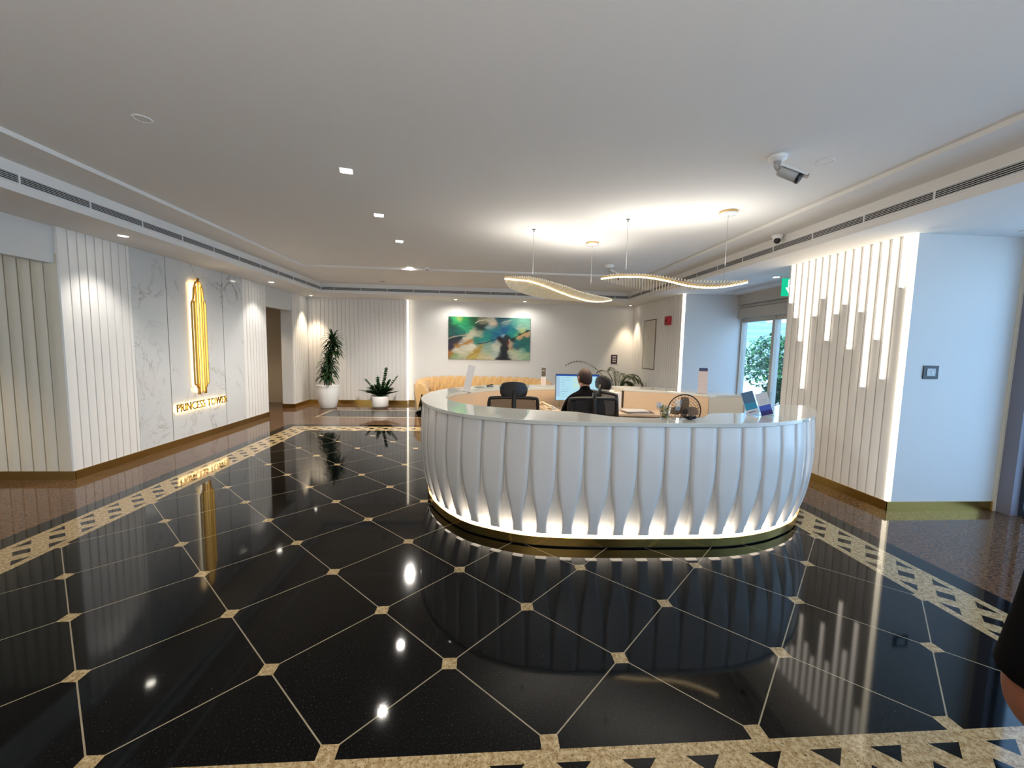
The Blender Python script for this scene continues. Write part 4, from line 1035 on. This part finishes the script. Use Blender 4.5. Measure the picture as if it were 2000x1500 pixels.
ppl = [('paper_stack', 'thick stack of loose white papers on the worktop right of the receptionist', 1.93, 5.13, .15, .024), ('folder', 'dark-edged folder under the right edge of the paper stack', 2.10, 5.06, -.1, .014)]
t = thing('folder', ppl[1][1], 'folder', (2.02, 5.10, .745), -.12)
MB().box(-.16, .16, -.115, .115, 0, .014).build('cover', M_dkp, t, bevel=.002); MB().box(-.155, .162, -.117, .11, .003, .011).build('pages', M_paper, t)
t = thing('paper_stack', 'loose white papers lying on the dark folder beside the receptionist', 'papers', (1.96, 5.11, .760), .12)
m = MB()
for k in range(7): m.obox((.006*math.sin(k*2), .006*math.cos(k*3), .0012+.0024*k), (math.cos(.05*math.sin(k*5)), math.sin(.05*math.sin(k*5)), 0), (-math.sin(.05*math.sin(k*5)), math.cos(.05*math.sin(k*5)), 0), (0, 0, 1), .15, .105, .0010)
m.build('sheets', M_paper, t)
t = thing('tissue_box', 'white tissue box on the back part of the desk behind the dark headrest', 'box', (1.70, 5.28, .745), .1)
MB().box(-.11, .11, -.06, .06, 0, .24).build('carton', M_paper, t, bevel=.003); MB().sphere((0, 0, .245), .04, .02, .03, 10, 6).build('tissue', M_paper, t)

# ------------------------------------------------------------------ office chairs
def office_chair(label, loc, rz, headrest=True, hz=1.135):
    t = thing('office_chair', label, 'chair', loc, rz, 'black mesh office chairs behind the desk')
    m = MB()
    for k in range(5):
        a = 2*PI*k/5+.3; m.tube([(0, 0, .10), (.16*math.cos(a), .16*math.sin(a), .085), (.28*math.cos(a), .28*math.sin(a), .06)], [.024, .02, .013], 8)
    m.build('star_base', M_black, t)
    for k in range(5):
        a = 2*PI*k/5+.3; x, y = .28*math.cos(a), .28*math.sin(a)
        MB().cyl((x-.02*math.sin(a), y+.02*math.cos(a), .027), (x+.02*math.sin(a), y-.02*math.cos(a), .027), .027, n=16).build('caster', M_black, t)
    MB().cyl((0, 0, .09), (0, 0, .42), .026).build('gas_lift', M_greyd, t)
    rows = []
    pr = MB()
    n = 20
    for zz_, sc in ((.43, .80), (.44, .96), (.47, 1.0), (.50, .96), (.51, .7), (.512, .3)):
        rows.append([(.25*sc*math.copysign(abs(math.cos(2*PI*k/28))**.6, math.cos(2*PI*k/28)), .24*sc*math.copysign(abs(math.sin(2*PI*k/28))**.6, math.sin(2*PI*k/28)), zz_) for k in range(28)])
    pr.grid(rows, True, True); pr.add(rows[0], [tuple(reversed(range(28)))]); pr.add(rows[-1], [tuple(range(28))]); pr.build('seat', M_mesh, t)
    # back is on -y side, sitter faces +y
    yb = -.27
    fr_ = [(-.16, yb+.04, .56), (-.225, yb+.01, .70), (-.245, yb-.02, .88), (-.24, yb-.03, 1.02), (-.20, yb-.035, 1.045), (0, yb-.055, 1.052), (.20, yb-.035, 1.045), (.24, yb-.03, 1.02), (.245, yb-.02, .88), (.225, yb+.01, .70), (.16, yb+.04, .56)]
    MB().tube([tuple(p) for p in catmull(fr_, 5)]+[(0, yb+.03, .54)], .017, 10, True).build('back_frame', M_black, t)
    m = MB(); rows = []
    for j in range(9):
        z = .57+(1.035-.57)*j/8; hw_ = interp([.56, .70, .88, 1.02, 1.05], [.16, .225, .24, .235, .19], z); yy = interp([.56, .70, .88, 1.05], [yb+.04, yb+.01, yb-.02, yb-.035], z)
        rows.append([(hw_*a, yy-.02*(1-a*a), z) for a in (-1, -.6, -.2, .2, .6, 1)])
    m.grid(rows); mm = m.build('mesh_back', MATS['chair_mesh'], t)
    MB().tube([(0, -.05, .43), (0, yb, .45), (0, yb-.07, .60), (0, yb-.085, .85), (0, yb-.075, 1.03), (0, yb-.065, hz-.02)], [.03, .03, .024, .022, .022, .018], 10).build('spine', M_black, t)
    if headrest:
        rows = []
        for j in range(11):
            z = hz-.075+.15*j/10; q = (j-5)/5; hw_ = .135*(1-.10*q*q)*(1 if abs(q) < .95 else .93) - .012*max(0, q)
            zc = [z-.035*(a*a)*(.6 if q > 0 else -.25) for a in (-1, -.7, -.35, 0, .35, .7, 1)]
            rows.append([(hw_*a, yb-.055+.035*a*a, zz2) for a, zz2 in zip((-1, -.7, -.35, 0, .35, .7, 1), zc)])
        m = MB(); m.grid(rows); o = m.build('headrest', M_black, t)
        s_ = o.modifiers.new('solid', 'SOLIDIFY'); s_.thickness = .028; s_.offset = 0
        bv = o.modifiers.new('bevel', 'BEVEL'); bv.width = .008; bv.segments = 3; bv.limit_method = 'ANGLE'
    for sx_ in (-1, 1):
        MB().tube([(sx_*.22, .0, .45), (sx_*.285, .0, .50), (sx_*.29, -.02, .66)], .015, 8).box(sx_*.29-.035, sx_*.29+.035, -.13, .12, .66, .69).build('armrest', M_black, t, bevel=.0)
    return t
def mesh_mat():
    m = bpy.data.materials.new('chair_mesh'); m.use_nodes = True; nt = m.node_tree; b_ = nt.nodes['Principled BSDF']
    b_.inputs['Base Color'].default_value = (.02, .02, .022, 1); b_.inputs['Roughness'].default_value = .8; b_.inputs['Alpha'].default_value = .80
    MATS['chair_mesh'] = m
mesh_mat()
office_chair('empty black office chair with a headrest behind the left of the counter', (.31, 4.36, 0), 0, True, 1.135)
office_chair('black office chair in which the receptionist sits', (1.12, 4.36, 0), 0, False)
office_chair('black office chair turned to the side right of the receptionist', (1.67, 4.80, 0), -1.15, True, 1.16)

# ------------------------------------------------------------------ people
def skin_mesh(name, verts, edges, radii, mt, parent, sub=2, root=0):
    me = bpy.data.meshes.new(name); me.from_pydata([Vector(v) for v in verts], edges, []); o = bpy.data.objects.new(name+'_rig', me); COL.objects.link(o)
    sk = o.modifiers.new('skin', 'SKIN'); sk.use_smooth_shade = True
    if not me.skin_vertices: pass
    for i, r in enumerate(radii):
        s_ = me.skin_vertices[0].data[i]; s_.radius = (r, r) if isinstance(r, (int, float)) else r
        s_.use_root = (i == root)
    ss = o.modifiers.new('sub', 'SUBSURF'); ss.levels = sub; ss.render_levels = sub
    dg = bpy.context.evaluated_depsgraph_get(); m2 = bpy.data.meshes.new_from_object(o.evaluated_get(dg)); bpy.data.objects.remove(o)
    m2.materials.clear(); m2.materials.append(mt)
    for p in m2.polygons: p.use_smooth = True
    q = bpy.data.objects.new(name, m2); COL.objects.link(q); q.parent = parent; return q

def hand(m, w, d, side, palm_n, s=1.0):
    """five curled fingers; w wrist, d direction, palm_n palm normal, side: thumb direction"""
    w = Vector(w); d = Vector(d).normalized(); pn = Vector(palm_n).normalized(); sd = d.cross(pn).normalized()*side
    rows = []
    m.tube([w-d*.01, w+d*.03*s, w+d*.085*s], [.024*s, .034*s, .036*s], 12)
    for k, (o_, L_) in enumerate(((.030, .072), (.010, .082), (-.010, .076), (-.029, .060))):
        p = w+d*.078*s+sd*o_*s; q1 = p+(d*.95+pn*.25).normalized()*L_*.45*s; q2 = q1+(d*.6+pn*.75).normalized()*L_*.33*s; q3 = q2+(d*.25+pn*.95).normalized()*L_*.26*s
        m.tube([p-d*.02*s, p, q1, q2, q3], [.0095*s, .0095*s, .0088*s, .008*s, .006*s], 8)
    p = w+d*.025*s+sd*.026*s; q1 = p+(sd*.75+d*.6+pn*.3).normalized()*.038*s; q2 = q1+(sd*.25+d*.9+pn*.4).normalized()*.032*s
    m.tube([p-sd*.012*s, p, q1, q2], [.014*s, .013*s, .011*s, .007*s], 8)

def head(parent, c, s, skin, hairm, face=Vector((0, 1, 0)), yaw=0, short=True):
    """head with face towards +y (rotated by yaw) centred at c, s = half height"""
    Rm = Matrix.Rotation(yaw, 3, 'Z'); c = Vector(c)
    def T(x, y, z): return c+Rm @ Vector((x*s, y*s, z*s))
    n = 28; rows = []
    for j in range(17):
        th = PI*j/16; z = -math.cos(th); rr = math.sin(th)
        row = []
        for k in range(n):
            a = 2*PI*k/n; x = .70*rr*math.cos(a); y = .84*rr*math.sin(a)
            if z < 0: x *= 1-.25*z*z; y = y*(1-.12*z*z)+(.10*(-z) if y > 0 else .06*(-z))
            if y > 0: y *= .95
            # brow, nose, mouth relief on the face side
            if y > 0 and abs(x) < .16 and -.35 < z < .08: y += .20*(1-abs(x)/.16)*(1-abs((z+.2)/.28)**1.5) if abs(z+.2) < .28 else 0
            if y > 0 and abs(abs(x)-.26) < .14 and abs(z-.03) < .12: y -= .05
            row.append(T(x, y, z))
        rows.append(row)
    m = MB(); m.grid(rows, True, True); hd = m.build('head', skin, parent)
    # subparts of the head
    for sx_ in (-1, 1):
        q = MB().sphere(T(sx_*.72, -.02, -.03), .10*s, .17*s, .26*s, 10, 8); q.build('ear', skin, hd)
        q = MB().sphere(T(sx_*.26, .70, .03), .085*s, .06*s, .05*s, 10, 8); q.build('eye', M_black, hd)
    MB().sphere(T(0, .76, -.50), .20*s, .06*s, .05*s, 10, 6).build('mouth', mat('lips', (.25, .08, .06), .5), hd)
    rows = []
    for j in range(12):
        th = PI*(.44+.56*j/11); z = -math.cos(th); row = []
        for k in range(n):
            a = 2*PI*k/n; x = .745*math.sin(th)*math.cos(a); y = .89*math.sin(th)*math.sin(a)
            zz_ = z*1.05
            if j < 4:
                fr2 = max(0, math.sin(a)); zz_ = zz_*(1-fr2)+fr2*max(zz_, .52) if math.sin(a) > 0.1 else zz_-(.32*(4-j)/4)*max(0, -math.sin(a))-.08
                x = .74*math.sqrt(max(.0, 1-(zz_/1.06)**2))*math.cos(a); y = .885*math.sqrt(max(.0, 1-(zz_/1.06)**2))*math.sin(a)
            row.append(T(x, y, zz_))
        rows.append(row)
    MB().grid(rows, True, True).build('hair', hairm, parent)
    return hd

# seated receptionist, back to the camera
pr = thing('person', 'person with short dark hair in a black top, seated at the desk with back turned', 'person', (1.13, 4.42, 0))
V = [(0, .0, .56), (0, -.02, .72), (0, -.02, .88), (0, 0, 1.00), (0, .03, 1.10), (0, .045, 1.16), (.10, .01, .995), (.165, .01, .975), (.22, .10, .79), (.24, .34, .77), (-.10, .01, .995), (-.165, .01, .975), (-.22, .10, .79), (-.16, .36, .78),
     (.09, .04, .55), (.12, .40, .56), (.12, .44, .12), (-.09, .04, .55), (-.12, .40, .56), (-.12, .44, .12), (.12, .54, .06), (-.12, .54, .06)]
Ed = [(0, 1), (1, 2), (2, 3), (3, 4), (4, 5), (3, 6), (6, 7), (7, 8), (8, 9), (3, 10), (10, 11), (11, 12), (12, 13), (0, 14), (14, 15), (15, 16), (0, 17), (17, 18), (18, 19), (16, 20), (19, 21)]
Rr = [(.16, .13), (.15, .11), (.165, .115), (.14, .10), .055, .052, .085, .068, .048, .030, .085, .068, .048, .030, .10, .075, .045, .10, .075, .045, .04, .04]
skin_mesh('body', V, Ed, Rr, M_cloth, pr)
MB().tube([(0, .03, 1.06), (0, .045, 1.12), (0, .055, 1.19)], [.058, .054, .056], 16).build('neck', M_skin, pr)
head(pr, (.0, .065, 1.222), .107, M_skin, M_hair, yaw=.35)
m = MB(); hand(m, (.24, .355, .768), (.2, 1, -.1), -1, (0, 0, -1)); m.tube([(.24, .28, .772), (.24, .36, .77)], [.031, .026], 12); m.build('hand', M_skin, pr)
m = MB(); hand(m, (-.155, .375, .778), (.2, 1, -.1), 1, (0, 0, -1)); m.tube([(-.165, .30, .782), (-.158, .38, .78)], [.031, .026], 12); m.build('hand', M_skin, pr)

# person standing at the right edge of the frame, mostly outside it
p2 = thing('person', 'person in black short sleeves at the far right edge, only the bent arm in view', 'person', (1.415, .70, 0))
V = [(0, 0, .86), (0, 0, 1.02), (0, 0, 1.18), (0, 0, 1.33), (0, .005, 1.45), (0, .01, 1.52), (-.11, 0, 1.40), (-.185, .0, 1.37), (-.255, -.01, 1.16), (.11, 0, 1.40), (.185, 0, 1.37), (.26, 0, 1.14),
     (-.10, 0, .84), (-.11, .01, .47), (-.12, 0, .09), (-.13, .12, .045), (.10, 0, .84), (.11, .01, .47), (.12, 0, .09), (.13, .12, .045)]
Ed = [(0, 1), (1, 2), (2, 3), (3, 4), (4, 5), (3, 6), (6, 7), (7, 8), (3, 9), (9, 10), (10, 11), (0, 12), (12, 13), (13, 14), (14, 15), (0, 16), (16, 17), (17, 18), (18, 19)]
Rr = [(.165, .12), (.15, .115), (.165, .12), (.15, .10), .06, .055, .085, .075, .058, .085, .075, .058, .105, .068, .048, .042, .105, .068, .048, .042]
skin_mesh('body', V, Ed, Rr, M_cloth, p2)
MB().tube([(0, 0, 1.44), (0, .01, 1.50), (0, .015, 1.56)], [.062, .056, .058], 16).build('neck', M_skinb, p2)
head(p2, (0, .03, 1.63), .115, M_skinb, M_hair)
MB().tube([tuple(p) for p in catmull([(-.19, 0, 1.36), (-.235, -.01, 1.22), (-.275, -.015, 1.05), (-.290, -.01, .955), (-.285, 0, .915)], 6)], [.056+.004*min(1, i/14) for i in range(25)], 20).build('sleeve', M_cloth, p2)
m = MB(); m.tube([tuple(p) for p in catmull([(-.28, -.01, .98), (-.285, 0, .90), (-.262, .01, .84), (-.225, .02, .79), (-.19, .03, .745)], 6)], [.046, .046, .046, .046, .046, .045, .045, .045, .045, .045, .045, .045, .044, .043, .042, .041, .040, .038, .036, .034, .032, .030, .028, .027, .026], 18)
hand(m, (-.19, .03, .745), (.5, .05, -.8), 1, (1, 0, .3), .8); m.build('forearm', M_skinb, p2)
m = MB(); m.tube([(.26, 0, 1.16), (.28, .02, 1.02), (.27, .10, .82)], [.046, .042, .027], 16); hand(m, (.27, .10, .82), (0, .25, -1), 1, (-1, 0, 0)); m.build('forearm', M_skinb, p2)

# ------------------------------------------------------------------ sofa
def sofa():
    t = thing('curved_sofa', 'camel velvet curved sofa with tufted channel back under the painting', 'sofa', (.05, 10.0, 0))
    path = catmull([(-1.46, -.55, 0), (-1.55, -.15, 0), (-1.42, .28, 0), (-1.05, .52, 0), (-.5, .58, 0), (.5, .58, 0), (1.05, .52, 0), (1.42, .28, 0), (1.55, -.15, 0), (1.46, -.55, 0)], 40)
    P_ = Path([p.to_2d() for p in path]); n = 300; rows = []
    # back cross-section: from the inside seat line over the top to the outer floor
    prof = [(-.15, .34, 1), (-.165, .42, 1), (-.17, .50, 1), (-.165, .58, 1), (-.15, .65, 1), (-.12, .71, 1), (-.07, .755, 1), (-.01, .775, 1), (.05, .76, 1), (.09, .72, 1), (.11, .66, .6), (.115, .5, .3), (.10, .3, .2), (.08, .05, .1)]
    cell = P_.L/22
    sg = -1 if (P_.at(P_.L/2, 1)).y < (P_.at(P_.L/2)).y else 1
    def prow(i):
        q = P_.L*i/n; row = []; arc = 0; prev = None
        taper = 1-.16*(abs(i/n-.5)*2)**4
        for (o_, z, pf) in prof:
            if prev: arc += math.hypot(o_-prev[0], z-prev[1])
            prev = (o_, z); r_ = arc/.155; ri = int(r_); ph = .5 if ri % 2 else 0
            cu = abs(math.sin(PI*(q/cell+ph))); cv = abs(math.sin(PI*r_))
            puff = .085*pf*(min(cu, 1)**.42)*(max(cv, .02)**.40)-.045*pf
            sc = 1+puff/.16
            p = P_.at(q, sg*(o_*sc)); row.append((p.x, p.y, .34+(z*taper-.34)+(puff*.6 if z > .6 else 0)))
        return row
    rows = [prow(i) for i in range(n+1)]
    m = MB(); m.grid(rows, True)
    for r in (rows[0], rows[-1]):
        c = Vector((sum(p[0] for p in r)/len(r), sum(p[1] for p in r)/len(r), .45))
        m.add([tuple(c)]+r, [(0, k+1, k+2) for k in range(len(r)-1)], True)
    m.build('tufted_back', M_camel, t)
    poly = [P_.at(P_.L*i/60, -sg*.13) for i in range(61)]
    m = MB(); m.prism([(p.x, p.y) for p in poly], .12, .42); o = m.build('seat', M_camel, t, bevel=.04, seg=3)
    m = MB(); m.prism([(P_.at(P_.L*i/60, -sg*.05).x, P_.at(P_.L*i/60, -sg*.05).y) for i in range(61)], .0, .13); m.build('plinth', M_soil, t)
sofa()

# ------------------------------------------------------------------ outside the entrance
struct('ground_outside', MB().box(XFAC+.1, 30, -12, 40, -.15, -.02).box(-12, XFAC+.1, -16, YF-.15, -.15, -.02), mat('pale_paving', (.55, .58, .60), .7, vary=(3, (.42, .46, .50))))
bl = thing('building', 'pale blue-grey building with horizontal louvres across the street', 'building', (17, 22, 0))
MB().box(-5, 9, 0, 6, 0, 14).build('wall', mat('pale_building', (.50, .62, .70), .7), bl)
m = MB()
for k in range(34): m.box(-5.02, 9.02, -.12, 0, 2.2+k*.33, 2.28+k*.33)
m.build('louvres', mat('blue_louvre', (.22, .38, .50), .6), bl)
m = MB()
for i in range(5):
    for j in range(3): m.box(-4+i*2.6, -2.6+i*2.6, -.14, -.02, 3.2+j*3.3, 4.6+j*3.3)
m.build('window_panes', mat('pale_windows', (.75, .82, .85), .2), bl)
bl2 = thing('building', 'low white building at the right end of the street', 'building', (26, 6, 0)); MB().box(0, 3, -10, 10, 0, 9).build('wall', M_white, bl2)
m = MB()
for i in range(6):
    for j in range(2): m.box(-.05, 0, -9+i*3, -7.4+i*3, 1.5+j*3.4, 3.6+j*3.4)
m.build('window_panes', M_navy, bl2)
def tree(label, x, y, h, r, seed, group='shrubs and trees outside the doors'):
    t = thing('street_tree', label, 'tree', (x, y, -.02), 0, group); rnd = random.Random(seed)
    MB().tube([(0, 0, 0), (.05, .02, h*.3), (-.03, .05, h*.7)], [.09, .07, .03], 10).build('trunk', M_stem, t)
    lf = MB()
    for i in range(1900):
        while True:
            q = Vector((rnd.uniform(-1, 1), rnd.uniform(-1, 1), rnd.uniform(-1, 1)))
            if q.length < 1: break
        p = Vector((q.x*r, q.y*r, h*.58+q.z*h*.42)); d = Vector((rnd.uniform(-1, 1), rnd.uniform(-1, 1), rnd.uniform(-.5, .7)))
        leaf(lf, p, d, .15, .04, .5, 3)
    lf.build('foliage', M_leafz, t)
tree('dense green tree seen through the left door pane', 9.3, 12.6, 2.15, 1.05, 1)
tree('dense green tree seen through the right door pane', 11.2, 11.9, 1.9, .85, 2)
tree('green tree further off to the left of the street', 12.5, 16.5, 2.3, 1.3, 4)
tree('low bushy tree by the paving close to the door', 7.9, 10.0, 1.0, .55, 6)
for k in range(4):
    o = MB().cyl((0, 0, 0), (0, 0, 3.2), .05, n=12).sphere((0, 0, 3.2), .07).build('street_pole', M_trimw); o.location = (8.7+.42*k, 9.9+.22*k, -.02)
    tag(o, 'slim white pole outside the glass doors, %s from the left pane' % ordn[k], 'pole', 'white poles outside')
